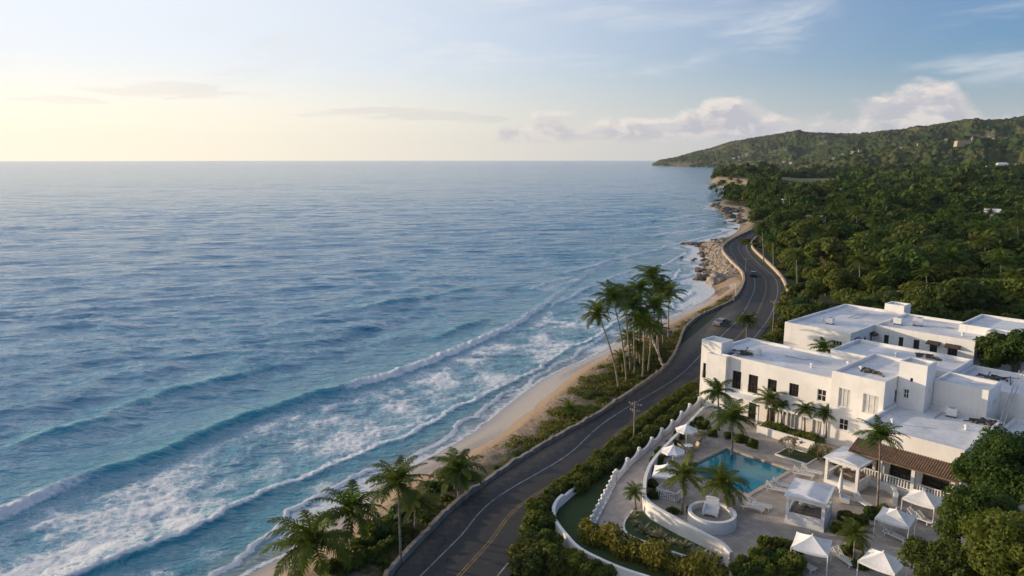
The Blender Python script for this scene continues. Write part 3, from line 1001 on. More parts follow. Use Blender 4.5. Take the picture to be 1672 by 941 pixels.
# wisps
nw = t.noise(t.vec(t.m('MULTIPLY_ADD', el, 9.0, t.m('MULTIPLY', azn, 4.2)), t.m('MULTIPLY', t.m('SUBTRACT', el, t.m('MULTIPLY', azn, .12)), 26.0), 5.1), 1.0, 8, .6, .5)
nw2 = t.noise(t.vec(t.m('MULTIPLY', azn, 3.0), t.m('MULTIPLY', el, 7.0), 2.2), 1.0, 2, .5)
wisp = t.m('MULTIPLY', t.m('MULTIPLY', t.ss(.44, .72, nw), t.ss(.36, .54, nw2)), t.m('MULTIPLY', t.ss(.07, .10, el), t.ss(.34, .2, el)))
warm = t.ss(.16, .0, el)
c = t.mix(veil, skyc, t.mix(warm, (9.0, 9.3, 9.7), (11.0, 10.2, 8.6)))
haze_low = t.m('MULTIPLY', t.ss(.13, .0, el), .72)
c = t.mix(haze_low, c, t.mix(t.ss(.5, -.75, azn), (5.9, 6.15, 6.7), (12.2, 10.5, 7.4)))
c = t.mix(t.m('MULTIPLY', wisp, .62), c, (7.8, 7.9, 8.1))
c = t.mix(t.m('MULTIPLY', bar, .30), c, t.mix(t.ss(-.2, -.6, azn), (5.9, 5.6, 5.8), (8.2, 7.4, 6.5)))
c = t.mix(t.m('MULTIPLY', cum, .95), c, cumc)
bg = t.n('ShaderNodeBackground', Color=c, Strength=.10)
t.n('ShaderNodeOutputWorld', Surface=bg.outputs[0])

# air
mb = MB(); mb.box(-11500, 11500, -1500, 11600, -6, 330)
hm = bpy.data.materials.new('haze'); hm.use_nodes = True; hm.node_tree.nodes.clear()
th_ = NT(hm.node_tree)
vol = th_.n('ShaderNodeVolumePrincipled', Color=(.80, .88, 1.0, 1), Density=3.0e-5)
vol.inputs['Anisotropy'].default_value = .2
th_.n('ShaderNodeOutputMaterial', Volume=vol.outputs[0])
o = mb.build('haze', hm); tag(o, 'thin pale sea haze over the whole bay', 'haze', None, 'stuff')

vs = SC.view_settings
SC.display_settings.display_device = 'sRGB'
vs.view_transform = 'Standard'; vs.look = 'None'; vs.gamma = 1.0; vs.use_curve_mapping = False
vs.exposure = 0.08
cy = SC.cycles
cy.use_denoising = True
try: cy.denoiser = 'OPENIMAGEDENOISE'
except Exception: pass
cy.max_bounces = 6; cy.diffuse_bounces = 3; cy.glossy_bounces = 3; cy.transmission_bounces = 4; cy.transparent_max_bounces = 6; cy.volume_bounces = 0
cy.caustics_reflective = False; cy.caustics_refractive = False
cy.use_adaptive_sampling = True; cy.adaptive_threshold = .01
# ------------------------------------------------------------------ hotel
def wall_panel(mb, o, du, nr, length, z0, z1, ops=(), depth=.2):
    """vertical wall with real openings and reveals; o at z=0 level"""
    us = sorted({0.0, length, *[q for p in ops for q in p[:2]]})
    zs = sorted({z0, z1, *[q for p in ops for q in p[2:4]]})
    P = lambda u, z, d=0.0: o + du * u + Vector((0, 0, z)) - nr * d
    for a, b in zip(us[:-1], us[1:]):
        for c, d in zip(zs[:-1], zs[1:]):
            mu, mz = (a + b) / 2, (c + d) / 2
            if any(p[0] < mu < p[1] and p[2] < mz < p[3] for p in ops):
                continue
            mb.face([P(a, c), P(b, c), P(b, d), P(a, d)])
    for a, b, c, d in [p[:4] for p in ops]:
        mb.face([P(a, c), P(b, c), P(b, c, depth), P(a, c, depth)])
        mb.face([P(a, d, depth), P(b, d, depth), P(b, d), P(a, d)])
        mb.face([P(a, c, depth), P(a, d, depth), P(a, d), P(a, c)])
        mb.face([P(b, c), P(b, d), P(b, d, depth), P(b, c, depth)])


def window_part(parent, o, du, nr, op, style, depth=.2):
    """window frame part with its pane (and canopy / sill) as sub-parts"""
    a, b, c, d = op[:4]
    P = lambda u, z, e=0.0: o + du * u + Vector((0, 0, z)) - nr * e
    mb = MB(); w = .07

    def rect(u0, u1, z0, z1, e0, e1):
        mb.hexa([P(u0, z0, e0), P(u1, z0, e0), P(u1, z0, e1), P(u0, z0, e1), P(u0, z1, e0), P(u1, z1, e0), P(u1, z1, e1), P(u0, z1, e1)])
    e0, e1 = depth - .09, depth - .02
    rect(a, a + w, c, d, e0, e1); rect(b - w, b, c, d, e0, e1)
    rect(a + w, b - w, c, c + w, e0, e1); rect(a + w, b - w, d - w, d, e0, e1)
    nv = 1 if b - a < 1.2 else 2
    for k in range(1, nv + 1) if style != 'slit' else []:
        m = a + (b - a) * k / (nv + 1)
        rect(m - .03, m + .03, c + w, d - w, e0 + .01, e1 - .01)
    if d - c < 1.7 and style != 'slit':
        m = c + (d - c) * .5
        rect(a + w, b - w, m - .03, m + .03, e0 + .013, e1 - .013)
    elif style == 'dark':
        m = c + (d - c) * .33
        rect(a + w, b - w, m - .04, m + .04, e0 + .013, e1 - .013)
    fr = mb.build('window', MT['dark_frame'] if style in ('dark', 'hood', 'slit') else MT['white_frame'], parent)
    mb = MB(); mb.face([P(a, c, depth - .03), P(b, c, depth - .03), P(b, d, depth - .03), P(a, d, depth - .03)])
    mb.build('pane', MT['curtain_glass'] if style == 'curtain' else MT['glass'], fr)
    if style in ('hood',):
        mb = MB()
        mb.hexa([P(a - .35, d + .02, -.02), P(b + .35, d + .02, -.02), P(b + .35, d + .42, -.02), P(a - .35, d + .42, -.02),
                 P(a - .35, d - .06, -.85), P(b + .35, d - .06, -.85), P(b + .35, d + .04, -.85), P(a - .35, d + .04, -.85)])
        mb.build('window_hood', MT['dark_frame'], fr)
    if style in ('white', 'dark', 'curtain'):
        mb = MB()
        mb.hexa([P(a - .08, c - .09, .0 - .002), P(b + .08, c - .09, -.002), P(b + .08, c - .002, -.002), P(a - .08, c - .002, -.002),
                 P(a - .08, c - .09, -.09), P(b + .08, c - .09, -.09), P(b + .08, c - .002, -.09), P(a - .08, c - .002, -.09)])
        mb.build('sill', MT['stucco_grey'], fr)
    if style == 'dark' and d - c > 1.9:
        mb = MB()
        z1 = c + .95
        mb.bar(P(a, z1, -.06), P(b, z1, -.06), .05)
        for k in range(7):
            u = a + (b - a) * k / 6
            mb.bar(P(u, c, -.06), P(u, z1, -.06), .03)
        mb.build('balcony_rail', MT['dark_frame'], fr)
    return fr


class Block:
    def __init__(s, root, wall, roof):
        s.root, s.wall, s.roof = root, wall, roof

    def add(s, u0, u1, v0, v1, z0, z1, par=.5, front=(), right=(), left=(), pw=.26):
        sides = {'front': (L(u0, v0, 0), HU, -HV, u1 - u0, front), 'right': (L(u1, v0, 0), HV, HU, v1 - v0, right),
                 'back': (L(u1, v1, 0), -HU, HV, u1 - u0, ()), 'left': (L(u0, v1, 0), -HV, -HU, v1 - v0, left)}
        for o, du, nr, ln, ops in sides.values():
            off = {'front': u0, 'right': v0}.get(next(k for k, q in sides.items() if q[0] is o), 0)
            loc = [(a - off, b - off, c, d, st) for a, b, c, d, st in ops]
            wall_panel(s.wall, o, du, nr, ln, z0, z1, loc)
            for op in loc:
                window_part(s.root, o, du, nr, op, op[4])
        zr = z1 - par
        i0, i1, j0, j1 = u0 + pw, u1 - pw, v0 + pw, v1 - pw
        O = [L(u0, v0, z1), L(u1, v0, z1), L(u1, v1, z1), L(u0, v1, z1)]
        I = [L(i0, j0, z1), L(i1, j0, z1), L(i1, j1, z1), L(i0, j1, z1)]
        R = [L(i0, j0, zr), L(i1, j0, zr), L(i1, j1, zr), L(i0, j1, zr)]
        for k in range(4):
            q = (k + 1) % 4
            s.wall.face([O[k], O[q], I[q], I[k]])
            s.wall.face([I[k], I[q], R[q], R[k]])
        s.roof.face(R)


hotel = empty('hotel_building', L(12, 3, 3.0), 0)
hotel.location = (0, 0, 0)
tag(hotel, 'white two storey hotel with flat roofs and a corner tower facing the road and pool', 'hotel')
wl, rf = MB(), MB()
B = Block(hotel, wl, rf)
# corner tower, entry bay, long sea front, middle bay, roofs behind
B.add(-.5, 2.65, 0, 2.9, 2.6, 12.6, .35, front=[(-.12, .85, 7.1, 9.25, 'dark')])
B.add(.98, 4.0, -.85, 2.95, 2.6, 11.05, .3)
B.add(.35, 18.3, .03, 11.0, 2.6, 11.13, .38,
      front=[(4.55, 5.85, 6.75, 9.2, 'dark'), (6.95, 8.3, 6.75, 9.2, 'dark'), (9.7, 10.95, 7.6, 9.22, 'dark'), (12.65, 13.9, 7.7, 9.35, 'dark'), (16.3, 17.4, 7.95, 9.45, 'white'),
             (7.2, 8.25, 3.25, 5.45, 'dark'), (9.9, 10.95, 3.25, 5.5, 'dark'), (12.7, 14.1, 3.25, 5.7, 'curtain'), (16.0, 17.2, 3.6, 5.75, 'curtain')])
B.add(18.27, 24.4, -.8, 11.15, 2.6, 12.36, .42,
      front=[(19.25, 20.7, 8.15, 10.5, 'curtain'), (22.1, 23.9, 8.2, 10.5, 'curtain'), (19.55, 20.65, 5.35, 6.75, 'white'), (22.3, 23.5, 3.9, 5.2, 'white')],
      right=[(2.3, 3.2, 9.2, 10.7, 'white')])
B.add(12.6, 27.3, 11.2, 20.0, 2.6, 11.75, .45)
B.add(24.45, 27.45, 2.8, 5.65, 2.6, 14.22, .3, front=[(25.15, 25.75, 9.9, 11.0, 'white'), (25.75, 26.05, 12.0, 12.45, 'slit')], right=[(3.9, 4.1, 10.8, 11.2, 'slit')])
B.add(27.5, 33.0, 5.34, 10.15, 2.6, 12.12, .4, right=[(7.6, 7.9, 9.8, 10.5, 'slit'), (8.4, 8.7, 9.8, 10.5, 'slit')])
B.add(27.35, 46.0, 10.2, 20.05, 2.6, 11.0, .45)
B.add(34.65, 50.0, -1.5, 10.1, 2.6, 8.3, .4)
# restaurant wing: open veranda below, flat roof above
B.add(24.45, 34.6, -7.0, 5.3, 2.6, 9.07, .4,
      front=[(25.2, 27.2, 3.95, 6.3, 'slit'), (27.9, 30.3, 3.95, 6.3, 'dark'), (31.1, 33.6, 3.95, 6.3, 'dark')])
wl.build('wall', MT['stucco'], hotel)
rf.build('roof', MT['roof'], hotel)
mb = MB()   # shallow ledge over the ground floor
mb.hexa([L(4.1, -1.25, 5.85), L(18.2, -1.25, 5.85), L(18.2, .02, 5.85), L(4.1, .02, 5.85), L(4.1, -1.2, 6.05), L(18.2, -1.2, 6.05), L(18.2, .02, 6.3), L(4.1, .02, 6.3)])
mb.build('ledge', MT['stucco_grey'], hotel)
for u in (6.2, 9.1, 11.8, 15.0, 17.8):
    mb = MB(); mb.hexa([L(u - .14, -1.15, 3.1), L(u + .14, -1.15, 3.1), L(u + .14, -.87, 3.1), L(u - .14, -.87, 3.1), L(u - .14, -1.15, 5.85), L(u + .14, -1.15, 5.85), L(u + .14, -.87, 5.85), L(u - .14, -.87, 5.85)])
    mb.build('column', MT['stucco'], hotel)
# veranda
mb = MB(); mb.hexa([L(24.5, -8.95, 2.9), L(34.7, -8.95, 2.9), L(34.7, -7.01, 2.9), L(24.5, -7.01, 2.9), L(24.5, -8.95, 3.85), L(34.7, -8.95, 3.85), L(34.7, -7.01, 3.85), L(24.5, -7.01, 3.85)])
mb.build('veranda_floor', MT['stucco_grey'], hotel)
mb = MB(); n = 44      # pan tiles: rows of half round ridges running down the slope
u0, u1 = 24.3, 34.95
va, za, vb, zb = -6.99, 7.3, -9.15, 6.5
rows = []
for i in range(n * 4 + 1):
    u = u0 + (u1 - u0) * i / (n * 4)
    rows.append((u, .11 * abs(math.sin(PI * i / 4))))
seg = 6
for (ua, ha), (ub, hb) in zip(rows[:-1], rows[1:]):
    for k in range(seg):
        t0, t1 = k / seg, (k + 1) / seg
        st = .035
        mb.face([L(ua, va + (vb - va) * t0, za + (zb - za) * t0 + ha), L(ub, va + (vb - va) * t0, za + (zb - za) * t0 + hb),
                 L(ub, va + (vb - va) * t1, za + (zb - za) * t1 + hb + st), L(ua, va + (vb - va) * t1, za + (zb - za) * t1 + ha + st)])
mb.build('tiled_awning', MT['tile'], hotel)
mb = MB(); mb.hexa([L(u0, vb, zb - .16), L(u1, vb, zb - .16), L(u1, va, za - .16), L(u0, va, za - .16), L(u0, vb, zb - .06), L(u1, vb, zb - .06), L(u1, va, za - .06), L(u0, va, za - .06)])
mb.build('awning_frame', MT['wood'], hotel)
for u in (24.7, 27.55, 30.75, 34.4):
    mb = MB(); mb.hexa([L(u - .17, -8.8, 3.86), L(u + .17, -8.8, 3.86), L(u + .17, -8.45, 3.86), L(u - .17, -8.45, 3.86), L(u - .17, -8.8, 6.5), L(u + .17, -8.8, 6.5), L(u + .17, -8.45, 6.5), L(u - .17, -8.45, 6.5)])
    mb.build('veranda_post', MT['stucco'], hotel)
for ua, ub in ((24.9, 27.35), (27.75, 30.55), (30.95, 34.2)):
    mb = MB()
    mb.bar(L(ua, -8.62, 4.85), L(ub, -8.62, 4.85), .12, .1); mb.bar(L(ua, -8.62, 3.98), L(ub, -8.62, 3.98), .1, .08)
    k = int((ub - ua) / .26)
    for i in range(1, k):
        u = ua + (ub - ua) * i / k
        mb.bar(L(u, -8.62, 4.0), L(u, -8.62, 4.82), .085)
    mb.build('balustrade', MT['white_paint'], hotel)

# rear annex
annex = empty('hotel_annex', (0, 0, 0))
tag(annex, 'white L shaped rear hotel block with a row of small upper windows below the forest', 'hotel block')
wl, rf = MB(), MB()
B = Block(annex, wl, rf)
B.add(.62, 10.95, 21.3, 43.0, 2.6, 12.0, .4,
      front=[(8.35, 9.75, 8.9, 10.5, 'white')],
      right=[(23.1, 23.8, 9.1, 10.6, 'hood'), (26.2, 26.9, 9.15, 10.6, 'slit'), (28.55, 29.25, 9.05, 10.6, 'hood')])
B.add(10.97, 24.7, 29.85, 42.4, 2.6, 12.02, .4,
      front=[(12.45, 13.15, 9.1, 10.7, 'slit'), (14.6, 15.25, 9.3, 10.75, 'dark'), (16.7, 17.5, 9.25, 10.75, 'dark'), (18.95, 19.95, 9.25, 10.62, 'hood'), (21.35, 22.6, 9.2, 10.6, 'hood')],
      right=[(31.5, 32.5, 9.0, 10.8, 'dark')])
B.add(20.6, 33.0, 36.5, 47.0, 2.6, 12.8, .45)
B.add(24.9, 28.2, 33.5, 36.6, 2.6, 12.9, .4)
B.add(29.5, 44.0, 34.0, 46.0, 2.6, 12.5, .45)
B.add(7.3, 10.4, 42.8, 45.8, 2.6, 13.1, .3)
wl.build('wall', MT['stucco'], annex)
rf.build('roof', MT['roof'], annex)


# ---- things on the roofs
def ac_unit(loc, rz, label, group='air conditioners on the hotel roofs', sc=1.0):
    r = empty('air_conditioner', loc, rz, label, 'air conditioner', group)
    mb = MB(); mb.box(-.55, .55, -.4, .4, .15, 1.0); mb.box(-.5, .5, -.44, -.4, .22, .95)
    mb.build('casing', MT['white_paint'], r)
    mb = MB(); mb.lathe([(.33, 0), (.33, .05), (.1, .08)], (0, 0, 1.0), 14); mb.build('fan_grille', MT['metal'], r)
    for x in (-.45, .45):
        mb = MB(); mb.box(x - .05, x + .05, -.38, .38, 0, .15); mb.build('foot', MT['dark'], r)
    r.scale = (sc, sc, sc)
    return r


ac_unit(G(1355, 529, 11.62), HROT, 'white air conditioner alone on the front of the rear block roof')
ac_unit(G(1498, 532, 11.62), HROT + .3, 'white air conditioner in the middle of the rear block roof', sc=1.3)
ac_unit(G(1466, 530, 11.62), HROT + .1, 'dark stained air conditioner beside the low parapet of the rear block roof', sc=1.1)
ac_unit(G(1553, 680, 8.7), HROT + .2, 'white air conditioner at the foot of the wall on the restaurant roof', sc=1.0)


def debris(loc, seed, label, n=9, r=1.0, mat='dark', name='scrap_pile'):
    rr = random.Random(seed); mb = MB()
    for k in range(n):
        a = rr.uniform(0, PI); l = rr.uniform(.3, 1.0) * r
        c = Vector((rr.uniform(-r, r), rr.uniform(-r, r) * .5, .06 + rr.uniform(0, .22)))
        d = Vector((math.cos(a), math.sin(a), rr.uniform(-.15, .25))) * l
        mb.bar(c - d, c + d, rr.uniform(.06, .22), rr.uniform(.05, .25))
    for k in range(5):
        c = (rr.uniform(-r, r), rr.uniform(-r, r) * .5)
        s = rr.uniform(.1, .28)
        mb.lathe([(s, 0), (s * 1.1, s), (s * .6, s * 1.6)], (c[0], c[1], .02), 7)
    o = mb.build(name, MT[mat]); o.location = loc; o.rotation_euler = (0, 0, HROT)
    tag(o, label, 'scrap pile', 'scrap on the hotel roofs'); return o


debris(G(1208, 577, 10.78), 3, 'dark scrap beside the white tank on the long front roof', 12, 1.3)
debris(G(1424, 608, 11.96), 4, 'flat dark boards lying on the middle bay roof', 7, 1.3)
debris(G(1443, 590, 11.34), 5, 'rusty scrap heap on the low roof behind the middle bay', 11, 1.0)
debris(G(1427, 588, 11.34), 6, 'small grey scrap heap near the parapet behind the middle bay', 6, .6)
debris(G(1608, 692, 8.7), 7, 'dark scrap heap at the foot of the leaning ladder', 12, 1.3)
debris(G(1632, 620, 10.6), 8, 'brown scrap strewn on the far end roof of the hotel', 10, 1.6)
debris(G(1515, 584, 11.34), 9, 'scattered dark scrap below the windows of the rear block', 8, 1.3)
mb = MB(); mb.lathe([(.55, 0), (.6, .25), (.6, .7), (.45, .85), (.2, .9)], (0, 0, 0), 16)
mb.bar((-1.6, -.1, .3), (.0, 0, .3), .28, .4); mb.bar((-1.2, .5, .2), (-.2, .2, .35), .12)
o = mb.build('water_tank', MT['pavilion']); o.location = G(1236, 579, 10.76); o.rotation_euler = (0, 0, HROT)
tag(o, 'low white round tank with a pipe on the long front roof', 'water tank')
mb = MB()
a, b = G(1632, 700, 8.7), at_depth(1668, 606, G(1632, 700, 8.7).y + 8)
for s in (-.22, .22):
    mb.bar(a + HU * s, b + HU * s, .09)
for k in range(1, 26):
    q = a.lerp(b, k / 26); mb.bar(q - HU * .22, q + HU * .22, .05)
tag(mb.build('ladder', MT['metal']), 'grey metal ladder leaning from the restaurant roof to the upper roof', 'ladder')


for k, (u, v, z, ln, ax, lab) in enumerate([(8.5, 6.5, 10.76, 5.0, 0, 'grey pipe lying along the long front roof'), (21.5, 8.8, 11.95, 3.5, 0, 'short grey pipe on the middle bay roof'), (29.0, 1.5, 8.68, 4.2, 1, 'grey pipe crossing the restaurant roof'),
                                        (5.5, 33, 11.62, 6.0, 1, 'long grey pipe on the wing of the rear block roof'), (18.5, 37.5, 11.64, 5.5, 0, 'grey pipe along the main roof of the rear block')]):
    d_ = HU if ax == 0 else HV
    mb = MB(); a_ = L(u, v, z + .12); mb.tube([a_, a_ + d_ * ln * .6, a_ + d_ * ln * .6 + (HV if ax == 0 else HU) * .7, a_ + d_ * ln + (HV if ax == 0 else HU) * .7], .06, 6)
    tag(mb.build('roof_pipe', MT['metal']), lab, 'pipe', 'pipes on the hotel roofs')
for k, (u, v, z, lab) in enumerate([(13.5, 4.0, 10.76, 'small vent hood in the middle of the long front roof'), (16.2, 8.5, 10.76, 'small vent hood at the inland end of the long front roof'), (20.0, 3.2, 11.95, 'small vent hood on the middle bay roof'), (26.5, -3.5, 8.68, 'small vent hood near the front of the restaurant roof'),
                                    (32.5, 0.5, 8.68, 'small vent hood at the far end of the restaurant roof'), (3.5, 28, 11.62, 'small vent hood on the wing of the rear block roof'), (14.5, 35.0, 11.64, 'small vent hood on the main roof of the rear block'), (22.0, 33.5, 11.64, 'small vent hood near the end of the rear block main roof'), (19.5, 15.5, 11.32, 'small vent hood on the low roof behind the middle bay')]):
    mb = MB(); mb.lathe([(.14, 0), (.14, .35), (.26, .42), (.24, .5), (.05, .6)], (0, 0, 0), 10)
    o = mb.build('roof_vent', MT['pavilion']); o.location = L(u, v, z); tag(o, lab, 'vent', 'vents on the hotel roofs')


# ------------------------------------------------------------------ garden surfaces
def sheet(name, pts, mat, label, cat, thick=0.0):
    mb = MB(); mb.face(pts)
    if thick:
        for a, b in zip(pts, pts[1:] + pts[:1]):
            mb.face([a, b, b - Vector((0, 0, thick)), a - Vector((0, 0, thick))])
    return struct(mb.build(name, mat), label, cat)


def paving(name, c1, c2, c3, sx, sy, rot, mort=.02):
    m, t = new_mat(name)
    p = t.pos()
    pr = t.scaled(p, (1, 1, 1), (0, 0, rot))
    br = t.n('ShaderNodeTexBrick', Vector=pr, Color1=c1, Color2=c2, Mortar=tuple(x * .5 for x in c1), Scale=1.0, Mortar__Size=mort, Brick__Width=sx, Row__Height=sy)
    n1 = t.noise(p, .5, 6, .65); n2 = t.noise(p, 2.6, 5, .7)
    c = t.mix(t.ss(.42, .68, n1), br.outputs[0], c3)
    c = t.mix(t.m('MULTIPLY', t.ss(.5, .62, t.noise(p, .16, 5, .7)), .45), c, tuple(x * .55 for x in c1))
    c = t.mix(t.m('MULTIPLY', t.ss(.5, .72, n2), .5), c, tuple(x * .62 for x in c1))
    b = t.n('ShaderNodeBsdfPrincipled', Base__Color=c, Roughness=.85)
    bn = t.n('ShaderNodeBump', Strength=.3, Distance=.03, Height=t.m('ADD', n2, br.outputs[1]))
    t.nt.links.new(bn.outputs[0], b.inputs['Normal'])
    return finish(m, t, b.outputs[0])


MT['pave_terrace'] = paving('terrace_paving', (.46, .40, .345), (.36, .31, .27), (.29, .245, .21), .9, .6, -HROT)
MT['pave_walk'] = paving('promenade_paving', (.56, .48, .42), (.47, .40, .35), (.38, .32, .28), 1.2, .8, -1.0)
MT['coping'] = paving('pool_coping', (.52, .43, .35), (.45, .37, .30), (.38, .31, .26), .6, .6, -HROT)


def grass_mat(name, c1, c2):
    m, t = new_mat(name)
    p = t.pos()
    n1 = t.noise(p, .6, 5, .6); n2 = t.noise(p, 9, 4, .7)
    c = t.mix(n1, c1, c2); c = t.mix(t.m('MULTIPLY', t.ss(.5, .75, n2), .6), c, tuple(x * 1.7 for x in c2))
    b = t.n('ShaderNodeBsdfPrincipled', Base__Color=c, Roughness=.95)
    bn = t.n('ShaderNodeBump', Strength=.9, Distance=.06, Height=n2)
    t.nt.links.new(bn.outputs[0], b.inputs['Normal'])
    return finish(m, t, b.outputs[0])


MT['lawn'] = grass_mat('lawn_grass', (.022, .045, .010), (.04, .065, .014))
CW_PX = [(1149, 664, .8), (1124, 690, .9), (1093, 721, 1.0), (1073, 743, 1.2), (1062, 758, 1.35), (1055, 775, 1.45), (1052.6, 790, 1.5), (1052.6, 808, 1.5), (1058, 817, 1.5), (1071, 827, 1.5), (1108, 848, 1.35), (1148.5, 869.6, 1.15), (1179, 886, .95), (1194, 902, .75)]
cwp = [G(x, y, 3.15 + h) for x, y, h in CW_PX]
cw = smooth_line([Vector((p.x, p.y, p.z)) for p in cwp], 6)
cw_base = [Vector((p.x, p.y, 0)) for p in cw]
o = path_wall(cw_base, .34, 2.9, lambda i: cw[i].z, MT['stucco'], 'terrace_wall')
tag(o, 'curved white retaining wall between the promenade and the pool terrace', 'wall')
BAL_PX = [(1142, 652), (1124, 665), (1102, 686), (1083.5, 701), (1071, 713), (1054, 727), (1031, 746), (1018.6, 759), (1006, 772)]
bal = smooth_line(W(BAL_PX, 4.05), 8)
BAL2_PX = [(1003, 778), (996, 794), (983, 818), (969.5, 845), (964, 856)]
bal2 = smooth_line(W(BAL2_PX, 3.8), 6)
z3v = lambda p, z: Vector((p.x, p.y, z))
prom = [z3v(p, 3.10) for p in bal] + [z3v(p, 3.10) for p in bal2] + W([(970, 866), (1000, 877), (1062, 901), (1130, 924), (1215, 955), (1240, 941)], 3.10) + [z3v(p, 3.10) for p in cw[::-1]]
sheet('promenade', prom, MT['pave_walk'], 'pale paved promenade between the scalloped wall and the curved terrace wall', 'path', .3)
pool_uv = [(11.1, -20.4), (19.15, -20.4), (19.15, -11.4), (11.1, -11.4)]
hole = [L(u, v, 3.2) for u, v in pool_uv]
outer = [z3v(p, 3.2) for p in cw] + [G(1240, 960, 3.2), G(1420, 1010, 3.2), L(44, -26, 3.2), L(44, -2, 3.2), L(30, 3, 3.2), L(0.5, 1.2, 3.2)]
# keyhole polygon: the pool is a real opening
k0 = min(range(len(cw)), key=lambda i: (cw[i].xy - hole[0].xy).length)
ring = outer[:k0 + 1] + [hole[0], hole[3], hole[2], hole[1], hole[0]] + outer[k0:]
sheet('terrace', ring, MT['pave_terrace'], 'worn stone paved terrace round the pool', 'terrace')

# pool
pool = empty('swimming_pool', L(15.1, -15.9, 3.2), HROT, 'square blue tiled swimming pool in the hotel terrace', 'pool')
M = lambda u, v, z: Vector((u - 15.1, v + 15.9, z - 3.2))
m, t = new_mat('pool_water')
p = t.pos()
c = t.mix(t.ss(.35, .65, t.noise(p, .35, 4)), (.008, .17, .25), (.010, .235, .31))
br = t.n('ShaderNodeTexBrick', Vector=t.scaled(p, (1, 1, 1), (0, 0, -HROT)), Color1=(1, 1, 1, 1), Color2=(.9, .9, .9, 1), Mortar=(.75, .8, .8, 1), Scale=1.0, Mortar__Size=.04, Brick__Width=.8, Row__Height=.8, _offset=0)
c = t.mix(.35, c, br.outputs[0], 'MULTIPLY')
b = t.n('ShaderNodeBsdfPrincipled', Base__Color=c, Roughness=.04, IOR=1.33)
bn = t.n('ShaderNodeBump', Strength=.12, Distance=.06, Height=t.noise(p, 2.2, 3))
t.nt.links.new(bn.outputs[0], b.inputs['Normal'])
finish(m, t, b.outputs[0])
mb = MB(); mb.face([M(11.1, -20.4, 3.02), M(19.15, -20.4, 3.02), M(19.15, -11.4, 3.02), M(11.1, -11.4, 3.02)]); mb.build('water', m, pool)
mb = MB()
cw_ = .45
for (u0, u1, v0, v1) in ((11.1 - cw_, 19.15 + cw_, -20.4 - cw_, -20.4), (11.1 - cw_, 19.15 + cw_, -11.4, -11.4 + cw_), (11.1 - cw_, 11.1, -20.4, -11.4), (19.15, 19.15 + cw_, -20.4, -11.4)):
    mb.hexa([M(u0, v0, 2.8), M(u1, v0, 2.8), M(u1, v1, 2.8), M(u0, v1, 2.8), M(u0, v0, 3.26), M(u1, v0, 3.26), M(u1, v1, 3.26), M(u0, v1, 3.26)])
mb.build('coping', MT['coping'], pool)

# perimeter wall and the low wall between the hedges
PW_PX = [(1140, 641), (1078.7, 683), (1037.7, 711), (986.5, 755), (942, 789), (919, 808), (909, 818), (904, 832), (908, 851), (928.5, 878), (949, 897), (986.5, 916), (1020.6, 930), (1060, 943), (1110, 962)]
pw = smooth_line(W(PW_PX, 4.0), 6)
o = path_wall([z3v(p, 0) for p in pw], .32, 2.0, lambda i: 3.75 if i < 30 else 4.05, MT['stucco'], 'perimeter_wall')
tag(o, 'white curved perimeter wall round the corner lawn between the two hedges', 'wall')
lawn = [z3v(p, 3.04) for p in pw] + W([(1215, 955), (1130, 924), (1062, 901), (1000, 877), (970, 866)], 3.04) + [z3v(p, 3.04) for p in bal2[::-1]] + [z3v(p, 3.04) for p in bal[::-1]]
sheet('lawn', lawn, MT['lawn'], 'shaded lawn between the scalloped promenade wall and the perimeter wall', 'lawn')
bed = [G(x, y, 3.3) for x, y in [(1033, 834), (1050, 835), (1060, 847), (1071, 853), (1108, 874), (1148, 893), (1182, 910), (1172, 920), (1160, 921), (1100, 902), (1040, 880), (1024, 871), (1019, 862), (1021, 850)]]
sheet('flower_bed', [p - Vector((0, 0, .02)) for p in bed], MT['lawn'], 'triangular planted bed below the curved terrace wall', 'flower bed')
o = path_wall([z3v(p, 0) for p in smooth_line(bed[7:] + bed[:1], 3)], .16, 2.9, 3.36, MT['stucco'], 'bed_kerb')
tag(o, 'white kerb round the triangular planted bed', 'kerb')
bed2 = [L(u, v, 3.3) for u, v in [(16.0, -8.9), (19.8, -8.9), (19.8, -5.9), (16.0, -5.9)]]
sheet('flower_bed', bed2, MT['lawn'], 'small planted bed between the pool and the raised planter', 'flower bed')
o = path_wall([z3v(p, 0) for p in bed2 + bed2[:1]], .16, 3.1, 3.38, MT['stucco'], 'bed_kerb'); tag(o, 'white kerb round the small bed beside the pool', 'kerb')

# raised planter along the sea front
pl = empty('raised_planter', L(14.6, -3.2, 3.2), HROT, 'long white raised planter along the hotel front behind the pool', 'planter')
mb = MB()
mb.box(-3.7, 3.7, -1.05, -.8, -.2, 1.0); mb.box(-3.7, -3.45, -.8, 1.2, -.2, 1.0); mb.build('planter_wall', MT['stucco'], pl)
mb = MB(); mb.box(-3.44, 3.69, -.79, 1.9, -.2, .8); mb.build('soil', MT['lawn'], pl)

